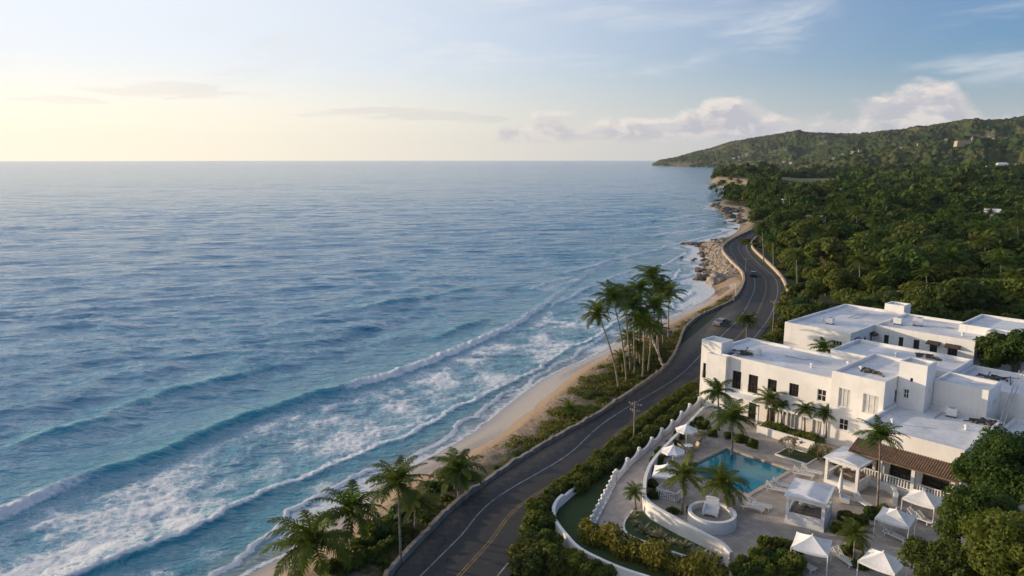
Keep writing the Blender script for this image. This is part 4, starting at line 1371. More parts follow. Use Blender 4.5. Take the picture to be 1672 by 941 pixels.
# scalloped promenade wall
bw = empty('scalloped_wall', (0, 0, 0), 0, 'white scalloped wall with ball topped piers along the promenade', 'wall')
bl = resample(bal, .25)
npier = 8
per = len(bl) / npier
tops = [3.72 + .62 * (abs(((i % per) / per) - .5) * 2) ** 2.2 for i in range(len(bl))]
path_wall([z3v(p, 0) for p in bl], .26, 2.9, lambda i: tops[i], MT['stucco'], 'wall_panel', bw)
for k in range(npier + 1):
    p = bl[min(int(k * per), len(bl) - 1)]
    mb = MB()
    mb.box(-.2, .2, -.2, .2, 2.9, 4.22)
    mb.lathe([(.22, 4.22), (.24, 4.3), (.18, 4.4), (.05, 4.46)], (0, 0, 0), 12)
    o = mb.build('pier', MT['stucco_grey'], bw); o.location = (p.x, p.y, 0); o.rotation_euler = (0, 0, HROT + .25)
bw2 = empty('baluster_wall', (0, 0, 0), 0, 'short stepped white wall of turned balusters at the lower end of the promenade', 'wall')
bl2 = resample(bal2, 1.15)
path_wall([z3v(p, 0) for p in bal2], .5, 2.9, 3.3, MT['stucco_grey'], 'plinth', bw2)
for p in bl2:
    mb = MB(); mb.lathe([(.26, 3.3), (.2, 3.38), (.13, 3.5), (.25, 3.72), (.27, 3.85), (.15, 4.05), (.12, 4.12), (.22, 4.2), (.2, 4.32), (.06, 4.42)], (0, 0, 0), 12)
    o = mb.build('baluster', MT['stucco_grey'], bw2, True); o.location = (p.x, p.y, 0)

# round planter with its chair
ctr = Vector((19.05, 63.95, 3.2))
rp = empty('round_planter', ctr, 0, 'round white walled seating ring on the pool terrace', 'planter')
mb = MB()
n = 40
for j in range(n):
    a0, a1 = 2 * PI * j / n, 2 * PI * (j + 1) / n
    ri, ro = 1.92, 2.25
    q = lambda r, a, z: (r * math.cos(a), r * math.sin(a), z)
    mb.face([q(ro, a0, -.1), q(ro, a1, -.1), q(ro, a1, 1.2), q(ro, a0, 1.2)])
    mb.face([q(ro, a0, 1.2), q(ro, a1, 1.2), q(ri, a1, 1.2), q(ri, a0, 1.2)])
    mb.face([q(ri, a0, 1.2), q(ri, a1, 1.2), q(ri, a1, .5), q(ri, a0, .5)])
mb.build('ring_wall', MT['stucco'], rp)
mb = MB(); mb.face([(1.93 * math.cos(2 * PI * j / n), 1.93 * math.sin(2 * PI * j / n), .62) for j in range(n)]); mb.build('floor', MT['pave_terrace'], rp)


def armchair(loc, rz, label, sc=1.0):
    r = empty('armchair', loc, rz, label, 'armchair')
    mb = MB(); mb.box(-.55, .55, -.45, .5, .2, .48); mb.build('seat', MT['fabric'], r)
    mb = MB()
    mb.hexa([(-.6, .42, .2), (.6, .42, .2), (.6, .62, .2), (-.6, .62, .2), (-.62, .72, 1.35), (.62, .72, 1.35), (.62, .9, 1.35), (-.62, .9, 1.35)])
    mb.tube([(-.62, .81, 1.35), (-.3, .82, 1.43), (.3, .82, 1.43), (.62, .81, 1.35)], .1, 8)
    mb.build('backrest', MT['fabric'], r)
    for s in (-1, 1):
        mb = MB(); mb.hexa([(s * .6 - .1, -.5, .1), (s * .6 + .1, -.5, .1), (s * .6 + .1, .6, .1), (s * .6 - .1, .6, .1), (s * .64 - .1, -.5, .62), (s * .64 + .1, -.5, .62), (s * .64 + .1, .7, .85), (s * .64 - .1, .7, .85)])
        mb.build('armrest', MT['fabric'], r)
    for x in (-.5, .5):
        for y in (-.4, .45):
            mb = MB(); mb.box(x - .05, x + .05, y - .05, y + .05, 0, .2); mb.build('leg', MT['wood'], r)
    r.scale = (sc,) * 3
    return r


armchair(ctr + Vector((.0, .45, .62)), math.radians(-25), 'large white draped armchair inside the round seating ring', 1.0)
armchair(G(1381, 820, 3.2), math.radians(60), 'small white armchair on the terrace between the two square pavilions', .75)


# ------------------------------------------------------------------ pavilions
def pavilion(c, rz, w, d, label, walls):
    r = empty('pavilion', c, rz, label, 'pavilion', 'square white pavilions beside the pool')
    hw, hd, zt = w / 2, d / 2, 2.75
    mb = MB(); mb.box(-hw, hw, -hd, hd, -.05, .42); mb.build('platform', MT['pavilion'], r)
    for sx in (-1, 1):
        for sy in (-1, 1):
            mb = MB(); x, y = sx * (hw - .17), sy * (hd - .17)
            mb.box(x - .15, x + .15, y - .15, y + .15, .42, zt); mb.build('post', MT['pavilion'], r)
    mb = MB()
    for sy in (-1, 1): mb.box(-hw, hw, sy * (hd - .17) - .11, sy * (hd - .17) + .11, zt - .3, zt - .003)
    for sx in (-1, 1): mb.box(sx * (hw - .17) - .11, sx * (hw - .17) + .11, -hd + .29, hd - .29, zt - .3, zt - .006)
    mb.build('beam', MT['pavilion'], r)
    mb = MB(); e = .14
    mb.box(-hw - e, hw + e, -hd - e, hd + e, zt, zt + .16)
    mb.hexa([(-hw + .1, -hd + .1, zt + .16), (hw - .1, -hd + .1, zt + .16), (hw - .1, hd - .1, zt + .16), (-hw + .1, hd - .1, zt + .16), (-.1, -hd + .3, zt + .36), (.1, -hd + .3, zt + .36), (.1, hd - .3, zt + .36), (-.1, hd - .3, zt + .36)])
    mb.build('roof', MT['roof'], r)
    for s in walls:
        mb = MB()
        if s == 'f': mb.box(-hw + .33, hw - .33, -hd + .05, -hd + .25, .42, 1.15)
        if s == 'b': mb.box(-hw + .33, hw - .33, hd - .25, hd - .05, .42, 1.15)
        if s == 'l': mb.box(-hw + .05, -hw + .25, -hd + .33, hd - .33, .42, 1.15)
        if s == 'r': mb.box(hw - .25, hw - .05, -hd + .33, hd - .33, .42, 1.15)
        mb.build('low_wall', MT['pavilion'], r)
    return r


def cloth_mat(name, c1, c2): return simple(name, c1, c2, 2.0, .9, .3, 4)


MT['cush'] = cloth_mat('tan_cushion', (.33, .27, .21), (.22, .17, .13))
MT['cush_w'] = cloth_mat('pale_cushion', (.62, .58, .53), (.5, .46, .42))


def daybed(loc, rz, label, sc=1.0):
    r = empty('daybed', loc, rz, label, 'daybed', 'daybeds in the shade')
    mb = MB(); mb.box(-.95, .95, -.75, .75, 0, .3); mb.build('base', MT['wood'], r)
    mb = MB(); mb.box(-.9, .9, -.7, .7, .3, .48); mb.build('mattress', MT['cush'], r)
    for k, (x, y) in enumerate(((-.6, .35), (-.55, -.3), (.1, .45))):
        mb = MB(); mb.lathe([(.02, 0), (.25, .05), (.3, .13), (.24, .21), (.02, .25)], (0, 0, 0), 10)
        o = mb.build('pillow', MT['cush_w'] if k != 1 else MT['cush'], r, True); o.location = (x, y, .46)
    r.scale = (sc,) * 3
    return r


p1 = pavilion((28.65, 64.85, 3.2), math.radians(-33), 3.5, 4.2, 'square white pavilion standing nearest the round seating ring', 'fblr')
p2 = pavilion((36.3, 72.85, 3.2), math.radians(-50), 3.6, 4.2, 'square white pavilion in front of the tiled restaurant veranda', 'blr')
daybed((28.65, 64.7, 3.63), math.radians(-33), 'tan daybed with pillows inside the pavilion near the round seating ring', 1.25)
daybed((36.5, 73.1, 3.63), math.radians(-50), 'tan daybed with pillows inside the pavilion by the veranda', 1.25)


# ------------------------------------------------------------------ loungers
def make_lounger():
    r = empty('sun_lounger', (0, 0, 0))
    mb = MB()
    for s in (-.3, .3): mb.bar((s, -.95, .3), (s, .95, .3), .05, .06)
    mb.bar((-.3, -.93, .3), (.3, -.93, .3), .05, .06); mb.bar((-.3, .93, .3), (.3, .93, .3), .05, .06)
    for k in range(12):
        y = -.85 + k * .1
        mb.box(-.28, .28, y - .035, y + .035, .325, .345)
    mb.build('frame', MT['white_paint'], r)
    mb = MB()
    a, b = Vector((0, .35, .34)), Vector((0, .95, .82))
    for s in (-.27, .27): mb.bar(a + Vector((s, 0, 0)), b + Vector((s, 0, 0)), .05)
    for k in range(8):
        q = a.lerp(b, (k + .5) / 8); mb.bar(q + Vector((-.27, 0, 0)), q + Vector((.27, 0, 0)), .06, .02)
    mb.bar((-.25, .9, .3), (-.25, .85, .72), .03); mb.bar((.25, .9, .3), (.25, .85, .72), .03)
    mb.build('backrest', MT['white_paint'], r)
    for sx in (-.28, .28):
        for sy in (-.8, .75):
            mb = MB(); mb.bar((sx, sy, 0), (sx, sy * .96, .3), .055); mb.build('leg', MT['white_paint'], r)
    return r


lp = make_lounger(); lk = children(lp); first = True
for px, py, rz, lab in [(1229, 833, 58, 'white sun lounger nearest the pool corner, seaward one of the pair before the round ring'), (1241, 829, 58, 'white sun lounger before the round ring, inland one of that pair'),
                        (1268, 803, 62, 'white sun lounger in the middle pair beside the pool edge, seaward one'), (1279, 797, 62, 'white sun lounger in the middle pair beside the pool edge, inland one'),
                        (1312, 778, 58, 'white sun lounger in the far pair before the veranda pavilion, seaward one'), (1325, 774, 58, 'white sun lounger in the far pair before the veranda pavilion, inland one'),
                        (1410, 826, 20, 'pale sun lounger behind the tall slim palm, on the open paving'), (1462, 880, 30, 'pale sun lounger under the cloth tent below the slim palm'),
                        (1312, 926, 30, 'pale sun lounger under the cloth tent among the shrubs'), (1500, 850, 35, 'pale sun lounger under the cloth tent nearest the veranda'),
                        (1515, 856, 35, 'pale sun lounger outside the edge of the tent nearest the veranda'), (1378, 918, 20, 'pale sun lounger on the shaded paving beside the small palm')]:
    loc = G(px, py, 3.21); sc = 1.15
    if first:
        o = lp; o.location = loc; o.rotation_euler = (0, 0, math.radians(rz)); o.scale = (sc,) * 3; first = False
    else:
        o = copy_tree(lp, loc, math.radians(rz), sc, kids=lk)
    tag(o, lab, 'sun lounger', 'white sun loungers on the terrace')


# ------------------------------------------------------------------ tents and parasols
def tent(px, label, ze=5.15, rise=.75, legs=True):
    P = [G(x, y, ze) for x, y in px]
    c = sum(P, Vector()) / 4
    e1, e2 = (P[1] - P[0]), (P[3] - P[0])
    ang = math.atan2(e2.y, e2.x); s = (e1.length + e2.length) / 4 * 1.0
    r = empty('canopy_tent', (c.x, c.y, 3.2), ang, label, 'tent', 'white cloth tents on the terrace')
    h = ze - 3.2
    mb = MB(); n = 8
    cor = [(-s, -s), (s, -s), (s, s), (-s, s)]
    for k in range(4):
        (x0, y0), (x1, y1) = cor[k], cor[(k + 1) % 4]
        for i in range(n):          # rows from eave to peak with a slight sag
            t0, t1 = i / n, (i + 1) / n
            f = lambda q: (1 - q, h + rise * q ** 1.25)
            (a0, h0), (a1, h1) = f(t0), f(t1)
            for j in range(6):
                s0, s1 = j / 6, (j + 1) / 6
                pt = lambda a, hh, ss: ((x0 + (x1 - x0) * ss) * a, (y0 + (y1 - y0) * ss) * a, hh - .10 * a * math.sin(PI * ss))
                mb.face([pt(a0, h0, s0), pt(a0, h0, s1), pt(a1, h1, s1), pt(a1, h1, s0)])
        for j in range(6):
            s0, s1 = j / 6, (j + 1) / 6
            e = lambda ss: (x0 + (x1 - x0) * ss, y0 + (y1 - y0) * ss, h - .10 * math.sin(PI * ss))
            a, b = e(s0), e(s1)
            mb.face([(a[0], a[1], a[2] - .2), (b[0], b[1], b[2] - .2), b, a])
    mb.lathe([(.06, h + rise), (.09, h + rise + .06), (.03, h + rise + .16)], (0, 0, 0), 8)
    mb.build('canopy', MT['fabric'], r)
    for x, y in cor:
        mb = MB(); mb.tube([(x * .985, y * .985, 0), (x * .985, y * .985, h)], .045, 8); mb.build('leg', MT['white_paint'], r)
    return r


z4 = lambda x, y: (1250 + x / 3.607, 680 + y / 3.607)
tent([z4(155, 772), z4(187, 680), z4(385, 722), z4(370, 826)], 'white cloth tent nearest the pavilion, rising from the shrubs')
tent([z4(650, 600), z4(700, 530), z4(880, 582), z4(840, 656)], 'white cloth tent below the tall slim palm, in the middle of the group')
tent([z4(810, 478), z4(868, 422), z4(1050, 488), z4(998, 538)], 'white cloth tent closest to the tiled restaurant veranda')
tent([z4(548, 852), z4(622, 774), z4(830, 840), z4(765, 935)], 'white cloth tent at the edge of the big tree, lowest of the group')


def parasol(loc, label, r0=1.5, hgt=2.4, rise=.7, rz=0, sq=False):
    r = empty('parasol', loc, rz, label, 'parasol', 'white parasols at the seaward edge of the terrace')
    mb = MB(); n = 4 if sq else 8
    for k in range(n):
        a0, a1 = 2 * PI * k / n, 2 * PI * (k + 1) / n
        am = (a0 + a1) / 2
        rows = 5
        for i in range(rows):
            q0, q1 = i / rows, (i + 1) / rows
            f = lambda q, a, kk: (r0 * (1 - q) * math.cos(a) * kk, r0 * (1 - q) * math.sin(a) * kk, hgt + rise * q ** 1.35)
            ki = math.cos(PI / n) * .97
            mb.face([f(q0, a0, 1), f(q0, am, ki), f(q1, am, ki), f(q1, a0, 1)])
            mb.face([f(q0, am, ki), f(q0, a1, 1), f(q1, a1, 1), f(q1, am, ki)])
        v = lambda a, kk, z: (r0 * math.cos(a) * kk, r0 * math.sin(a) * kk, z)
        mb.face([v(a0, 1, hgt - .18), v(am, ki, hgt - .18), v(am, ki, hgt), v(a0, 1, hgt)])
        mb.face([v(am, ki, hgt - .18), v(a1, 1, hgt - .18), v(a1, 1, hgt), v(am, ki, hgt)])
    mb.build('canopy', MT['fabric'], r)
    mb = MB(); mb.tube([(0, 0, 0), (0, 0, hgt + rise + .15)], .05, 8); mb.build('pole', MT['white_paint'], r)
    mb = MB(); mb.lathe([(.35, 0), (.35, .08), (.08, .14)], (0, 0, 0), 12); mb.build('foot', MT['stucco_grey'], r)
    return r


parasol(G(1120, 727, 3.2), 'white parasol at the far end of the terrace, nearest the tower', 1.35, 2.0, .75, .3)
parasol(G(1098, 765, 3.2), 'white parasol in the middle of the seaward terrace edge', 1.35, 2.1, .75, .1)
parasol(G(1088, 803, 3.2), 'wide square white parasol above the white railing pen', 2.0, 2.2, .9, .5, True)
# closed parasol
r = empty('closed_parasol', G(1371, 811, 3.2), 0, 'tall closed white parasol between the two square pavilions', 'parasol')
mb = MB(); mb.tube([(0, 0, 0), (0, 0, 2.9)], .045, 8); mb.build('pole', MT['white_paint'], r)
mb = MB(); mb.lathe([(.12, .75), (.24, .95), (.22, 1.5), (.14, 2.2), (.05, 2.75)], (0, 0, 0), 9); mb.build('canopy', MT['fabric'], r)

# railing pen
rp2 = empty('railing_pen', G(1093, 812, 3.2), math.radians(-35), 'white cross braced railing pen below the square parasol', 'railing')
for k, (a, b) in enumerate((((-1.1, -.8), (1.1, -.8)), ((1.1, -.8), (1.1, .9)), ((-1.1, -.8), (-1.1, .9)))):
    mb = MB()
    A, Bv = Vector((*a, 0)), Vector((*b, 0))
    up = Vector((0, 0, 1))
    mb.bar(A + up * 1.0, Bv + up * 1.0, .09, .07); mb.bar(A + up * .15, Bv + up * .15, .07, .06)
    mb.bar(A + up * .18, Bv + up * .97, .06); mb.bar(A + up * .97, Bv + up * .18, .055)
    nb = 9
    for i in range(nb + 1):
        q = A.lerp(Bv, i / nb); mb.bar(q + up * .0, q + up * 1.0, .06 if 0 < i < nb else .12)
    mb.build('railing_panel', MT['white_paint'], rp2)


def deck_chair(loc, rz, label):
    r = empty('deck_chair', loc, rz, label, 'chair', 'wooden chairs at the seaward edge of the terrace')
    mb = MB(); mb.box(-.3, .3, -.3, .3, .38, .46); mb.build('seat', MT['deck'], r)
    mb = MB(); mb.hexa([(-.3, .24, .4), (.3, .24, .4), (.3, .3, .4), (-.3, .3, .4), (-.3, .45, 1.05), (.3, .45, 1.05), (.3, .51, 1.05), (-.3, .51, 1.05)]); mb.build('backrest', MT['deck'], r)
    for x in (-.26, .26):
        for y in (-.26, .27):
            mb = MB(); mb.bar((x, y, 0), (x, y, .38), .06); mb.build('leg', MT['deck'], r)
    return r


MT['deck'] = simple('pale_wood', (.45, .36, .20), (.36, .28, .15), 4, .7)
deck_chair(G(1113, 737, 3.2), 2.2, 'pale wooden chair on the seaward side of the far parasol')
deck_chair(G(1134, 736, 3.2), -1.2, 'pale wooden chair on the inland side of the far parasol')
deck_chair(G(1126, 744, 3.2), 2.9, 'pale wooden chair in front of the far parasol')
deck_chair(G(1093, 775, 3.2), 1.9, 'pale wooden chair under the middle parasol')
mb = MB(); mb.lathe([(.5, .7), (.5, .76)], (0, 0, 0), 14); mb.lathe([(.06, 0), (.05, .7)], (0, 0, 0), 8); mb.lathe([(.3, 0), (.28, .05)], (0, 0, 0), 12)
o = mb.build('round_table', MT['white_paint']); o.location = G(1124, 737, 3.2); tag(o, 'small round white table beside the far parasol', 'table')
# curved seat wall by the veranda
sw = smooth_line([G(*z4(x, y), 4.0) for x, y in [(660, 385), (715, 395), (755, 420), (770, 455), (765, 480)]], 6)
o = path_wall([z3v(p, 0) for p in sw], .4, 3.1, 4.0, MT['pavilion'], 'seat_wall'); tag(o, 'low curved white wall between the veranda and the cloth tents', 'wall')
# ------------------------------------------------------------------ leaves
def leaf_quads(P, Nn, size, rg, aspect=1.7):
    """one folded-free quad per point, facing roughly along Nn"""
    n = len(P)
    a = rg.normal(size=(n, 3))
    t1 = np.cross(Nn, a); t1 /= np.linalg.norm(t1, axis=1, keepdims=True) + 1e-9
    t2 = np.cross(Nn, t1); t2 /= np.linalg.norm(t2, axis=1, keepdims=True) + 1e-9
    s = (size * rg.uniform(.65, 1.35, (n, 1)))
    l, w = t1 * s * .5 * aspect, t2 * s * .5
    V = np.stack([P - l, P + w - l * .1, P + l, P - w - l * .1], 1).reshape(-1, 3)
    Q = np.arange(n * 4).reshape(n, 4)
    return V, Q


def lobes(rg, n, rx, ry, rz, flat=.0):
    d = rg.normal(size=(n, 3)); d /= np.linalg.norm(d, axis=1, keepdims=True)
    d[:, 2] = np.abs(d[:, 2]) * rg.choice([1, 1, 1, -.55], n)
    k = rg.uniform(.45, .85, (n, 1))
    return d * k * np.array([rx, ry, rz])


def crown_np(seed, R, H, nl, nleaf, size, lobe=.42):
    rg = np.random.default_rng(seed)
    C = lobes(rg, nl, R, R, H)
    C = np.vstack([C, [[0, 0, 0.1 * H]]])
    r = rg.uniform(.75, 1.25, len(C)) * lobe * R
    w = r ** 2; w /= w.sum()
    k = rg.choice(len(C), nleaf, p=w)
    d = rg.normal(size=(nleaf, 3)); d /= np.linalg.norm(d, axis=1, keepdims=True)
    d[:, 2] += .25; d /= np.linalg.norm(d, axis=1, keepdims=True)
    rr = r[k] * np.where(rg.random(nleaf) < .75, rg.uniform(.82, 1.12, nleaf), rg.uniform(.3, .85, nleaf))
    P = C[k] + d * rr[:, None] * np.array([1, 1, .8])
    N = d + rg.normal(size=(nleaf, 3)) * .55
    N[:, 2] += .25
    return leaf_quads(P, N, size, rg), C


def add_crown(name, VQ, mat, parent=None, off=(0, 0, 0)):
    V, Q = VQ
    return link(name, np_mesh(name, V + np.array(off), Q, mat), parent)


def branches(mb, rg, base, top, C, r0):
    mid = base.lerp(top, .75)
    mb.tube([base, base.lerp(mid, .5) + Vector((.05, .04, 0)), mid, top], [r0, r0 * .8, r0 * .62, r0 * .3], 8)
    for c in C:
        c = Vector(c) + top
        s = base.lerp(top, rg.uniform(.55, .9))
        mb.tube([s, s.lerp(c, .5) + Vector((0, 0, .2)), c], [r0 * .38, r0 * .25, r0 * .08], 5, False)


def make_tree(seed, R, H, hgt, nl, nleaf, size, mat='leaf', r0=.22, name='broadleaf_tree', lobe=.42):
    """crown centre at hgt above the base"""
    rg = np.random.default_rng(seed + 500)
    t = empty(name, (0, 0, 0))
    VQ, C = crown_np(seed, R, H, nl, nleaf, size, lobe)
    mb = MB(); branches(mb, rg, Vector((0, 0, -.3)), Vector((0, 0, hgt)), C, r0)
    mb.build('trunk', MT['tree_bark'], t)
    add_crown('crown', VQ, MT[mat], t, (0, 0, hgt))
    return t


# ------------------------------------------------------------------ palms
def palm_crown_mesh(seed, nf=24, Lf=3.1, nleaf=30, droop=1.0, wind=.35):
    rg = np.random.default_rng(seed)
    V, Q = [], []

    def quad(a, b, c, d):
        k = len(V); V.extend([a, b, c, d]); Q.append((k, k + 1, k + 2, k + 3))
    for f in range(nf):
        az = f * 2.39996 + rg.uniform(-.3, .3)
        q = f / (nf - 1)
        e0 = math.radians(82 - 108 * q ** .9 + rg.uniform(-9, 9))
        bend = math.radians(rg.uniform(62, 95)) * droop * (1.0 if q < .75 else .6)
        Ln = Lf * rg.uniform(.85, 1.1) * (.82 if q < .12 else 1.0) * (.85 if q > .85 else 1)
        npt = 11
        p = np.array([0, 0, 0.0]); pts = [p]; tang = []
        dirx = np.array([math.cos(az), math.sin(az), 0])
        side0 = np.array([-math.sin(az), math.cos(az), 0])
        sway = rg.uniform(-.25, .25)
        for i in range(npt):
            s = (i + .5) / npt
            e = e0 - bend * s ** 1.5
            d = dirx * math.cos(e) + np.array([0, 0, 1.0]) * math.sin(e) + side0 * sway * s
            d /= np.linalg.norm(d)
            p = p + d * Ln / npt; pts.append(p); tang.append(d)
        tang.append(tang[-1])
        tw = rg.uniform(-.35, .35)
        for i in range(npt):
            w0, w1 = .055 * (1 - i / npt) + .012, .055 * (1 - (i + 1) / npt) + .012
            up = np.cross(side0, tang[i])
            quad(pts[i] - side0 * w0, pts[i] + side0 * w0, pts[i + 1] + side0 * w1, pts[i + 1] - side0 * w1)
            quad(pts[i] - up * w0, pts[i] + up * w0, pts[i + 1] + up * w1, pts[i + 1] - up * w1)
        for k in range(nleaf):
            s = .12 + .88 * k / (nleaf - 1)
            fi = s * npt; i = min(int(fi), npt - 1); fr = fi - i
            b = pts[i] * (1 - fr) + pts[i + 1] * fr
            T = tang[i]; S = np.cross(T, np.cross(side0, T)); S /= np.linalg.norm(S)
            S = side0 if abs(np.dot(side0, S)) < .2 else S
            up = np.cross(T, S) * -1
            if up[2] < 0: up = -up
            ll = .66 * Lf / 3.1 * (math.sin(PI * min(1, s * .86 + .12)) ** .7) * rg.uniform(.75, 1.25)
            fwd = .35 + .9 * s ** 2
            for sg in (-1, 1):
                d = S * sg + T * (fwd + rg.uniform(-.18, .18)) + up * (.18 + tw * sg - .1 + rg.uniform(-.22, .16))
                d /= np.linalg.norm(d)
                w = T * .047
                m_ = b + d * ll * .55
                d2 = d + np.array([wind * .35, -.05, -.75 * droop]); d2 /= np.linalg.norm(d2)
                e_ = m_ + d2 * ll * .5
                quad(b - w * .7, b + w * .7, m_ + w, m_ - w)
                quad(m_ - w, m_ + w, e_ + w * .12, e_ - w * .12)
    return np.array(V), np.array(Q)


PALM_CROWN = []
for k in range(5):
    V, Q = palm_crown_mesh(40 + k, nf=[25, 23, 27, 22, 25][k], droop=[1.0, .85, 1.1, 1.0, .9][k])
    PALM_CROWN.append(np_mesh('crown', V, Q, MT['palm_leaf']))
mb = MB()
for k in range(7):
    a = k * .9; r = .22
    mb.lathe([(.02, -.15), (.10, -.1), (.13, 0), (.10, .1), (.02, .15)], (r * math.cos(a), r * math.sin(a), -.18 - .08 * (k % 3)), 7)
co_ = mb.build('coconuts', MT['coconut'], None, True); COCO = co_.data; bpy.data.objects.remove(co_)
_pk = [0]


def palm(base, crown, R, label, group=None, rt=.15, nuts=True, kind='palm_tree', skirt=True, lean=None):
    """base, crown: world points; R: frond reach"""
    i = _pk[0]; _pk[0] += 1
    b = Vector(base); c = Vector(crown) - b
    r = empty(kind, b, 0, label, 'palm', group)
    mb = MB(); n = 9
    pts, rad = [], []
    for k in range(n):
        t_ = k / (n - 1)
        h = t_
        xy_ = Vector((c.x, c.y, 0)) * (t_ ** 1.55 if (c.xy.length > .15 * c.z) else t_ ** 1.2)
        pts.append(Vector((xy_.x, xy_.y, c.z * h - .25 * (k == 0))))
        rad.append(rt * (1.45 if k == 0 else 1.0 - .38 * t_) * (1 + .06 * (k % 2)))
    mb.tube(pts, rad, 8)
    mb.build('trunk', MT['bark'], r, True)
    cr = link('crown', PALM_CROWN[i % 5], r)
    cr.location = c; s = R / 3.1
    cr.scale = (s, s, s * .95); cr.rotation_euler = (0, 0, i * 1.7)
    if nuts and R > 1.9:
        cn = link('coconuts', COCO, r); cn.location = c; cn.scale = (s * 1.1,) * 3
    return r


def palm_px(bpx, cpx, R, label, z=2.6, **kw):
    b = G(bpx[0], bpx[1], z)
    return palm(b, at_depth(cpx[0], cpx[1], b.y + kw.pop('dy', 0)), R, label, **kw)


gB = 'tall palms on the beach beside the road'
palm_px((1010, 643), (976, 512), 3.4, 'tall palm leaning far out to sea, leftmost of the beach clump', group=gB, z=2.3)
palm_px((1023, 630), (1000, 486), 3.7, 'tall palm leaning seaward just inside the outermost palm of the beach clump', group=gB, z=2.4)
palm_px((1030, 612), (1018, 482), 3.9, 'upright palm with a dense crown in the seaward half of the beach clump', group=gB, z=2.3)
palm_px((1049, 622), (1053, 528), 3.8, 'shorter palm standing closest to the road at the front of the beach clump', group=gB)
palm_px((1058, 611), (1070, 500), 3.7, 'palm in the middle of the beach clump with yellowing lower fronds', group=gB)
palm_px((1083, 568), (1064, 452), 4.2, 'topmost palm of the beach clump, its crown above all the others', group=gB, z=2.4)
palm_px((1091, 557), (1092, 480), 4.1, 'rightmost palm of the beach clump beside the curved stone retaining wall', group=gB, z=2.4)
palm_px((1040, 596), (1040, 520), 3.4, 'low palm hidden in the heart of the beach clump', group=gB, z=2.2)
palm_px((1072, 572), (1077, 474), 3.9, 'palm squeezed between the topmost and the rightmost palm of the beach clump', group=gB, z=2.4)
palm_px((1036, 618), (1034, 500), 3.5, 'dense palm between the front palm and the seaward ones of the beach clump', group=gB, z=2.3)
palm_px((1046, 590), (1045, 472), 3.6, 'palm just seaward of and below the topmost palm of the beach clump', group=gB, z=2.2)
for bx, by, h_, R, lab in [(1030, 604, 5.5, 2.8, 'low palm with its crown at half height in the seaward side of the beach clump'), (1062, 590, 6.0, 2.9, 'low palm with its crown at half height behind the front palm of the beach clump'),
                           (1046, 606, 4.0, 2.5, 'youngest low palm between the trunks of the beach clump'), (1076, 580, 4.8, 2.6, 'low palm beside the curved stone retaining wall of the beach clump'), (1018, 616, 3.2, 2.2, 'small low palm at the seaward foot of the beach clump')]:
    b_ = G(bx, by, 2.3); palm(b_, b_ + Vector((-.4, .2, h_)), R, lab, group=gB, nuts=False)
palm_px((930, 690), (930, 668), 2.0, 'small stemless young palm alone on the pebbly upper beach', z=2.0, rt=.14, nuts=False)
gN = 'palms along the near stretch of beach'
palm_px((488, 958), (510, 886), 4.6, 'broad palm with the largest crown at the bottom of the beach', group=gN, z=1.6, rt=.2)
palm_px((573, 915), (575, 833), 4.0, 'palm just inland of the broad palm at the bottom of the beach', group=gN, z=1.8, rt=.17)
palm_px((655, 926), (650, 788), 3.3, 'tall thin palm with a bare pale trunk rising from the road wall', group=gN, z=2.7, rt=.13)
palm_px((749, 822), (748, 766), 3.4, 'palm standing alone by the road wall where the bushes end', group=gN, z=2.4, rt=.14)
palm_px((677, 880), (680, 822), 2.6, 'palm half hidden by bushes between the thin palm and the lone one', group=gN, z=2.0, rt=.14)
palm_px((1219, 556), (1219, 522), 2.9, 'bushy palm beside the road behind the hotel tower', z=3.0)
palm(L(5.5, 15.5, 3), at_depth(1345, 570, L(5.5, 15.5, 3).y), 2.6, 'palm top showing over the roof gap between the two hotel blocks')
gP = 'palms round the pool'
palm_px((1174, 703), (1172, 640), 2.7, 'palm in front of the hotel tower at the far end of the terrace', group=gP, z=3.2)
palm_px((1195, 746), (1196, 682), 3.4, 'tall full palm rising from the far edge of the pool', group=gP, z=3.2, rt=.14)
palm_px((1114, 839), (1116, 776), 2.7, 'palm with bare trunk behind the curved terrace wall', group=gP, z=3.2, rt=.13)
palm_px((1186, 826), (1180, 790), 3.0, 'spreading low palm between the pool and the round seating ring', group=gP, z=3.4)
palm_px((1038, 829), (1036, 803), 1.5, 'small palm at the corner of the promenade and the planted bed', group=gP, z=3.3, nuts=False, rt=.1)
palm_px((1432, 832), (1438, 713), 2.7, 'tall slim palm in front of the tiled restaurant veranda', group=gP, z=3.2, rt=.12)
palm_px((1394, 914), (1396, 872), 1.9, 'thin yellowing palm among the cloth tents', group=gP, z=3.2, nuts=False, rt=.09)
gF = 'palms planted along the sea front of the hotel'
for (bx, by, cx, cyy, R, lab) in [(1257, 686, 1255.6, 652, 2.4, 'tallest palm of the hotel front row, nearest the tower'), (1276, 690, 1276, 664, 1.6, 'short palm beside the tallest palm of the hotel front row'),
                                  (1314, 702, 1314, 668, 1.8, 'palm in the middle of the hotel front row'), (1349, 712, 1349, 676, 1.7, 'stiff upright palm at the inland end of the hotel front row')]:
    palm_px((bx, by), (cx, cyy), R, lab, group=gF, z=4.0, nuts=False, rt=.10)
gT = 'palms in the forest behind the road'
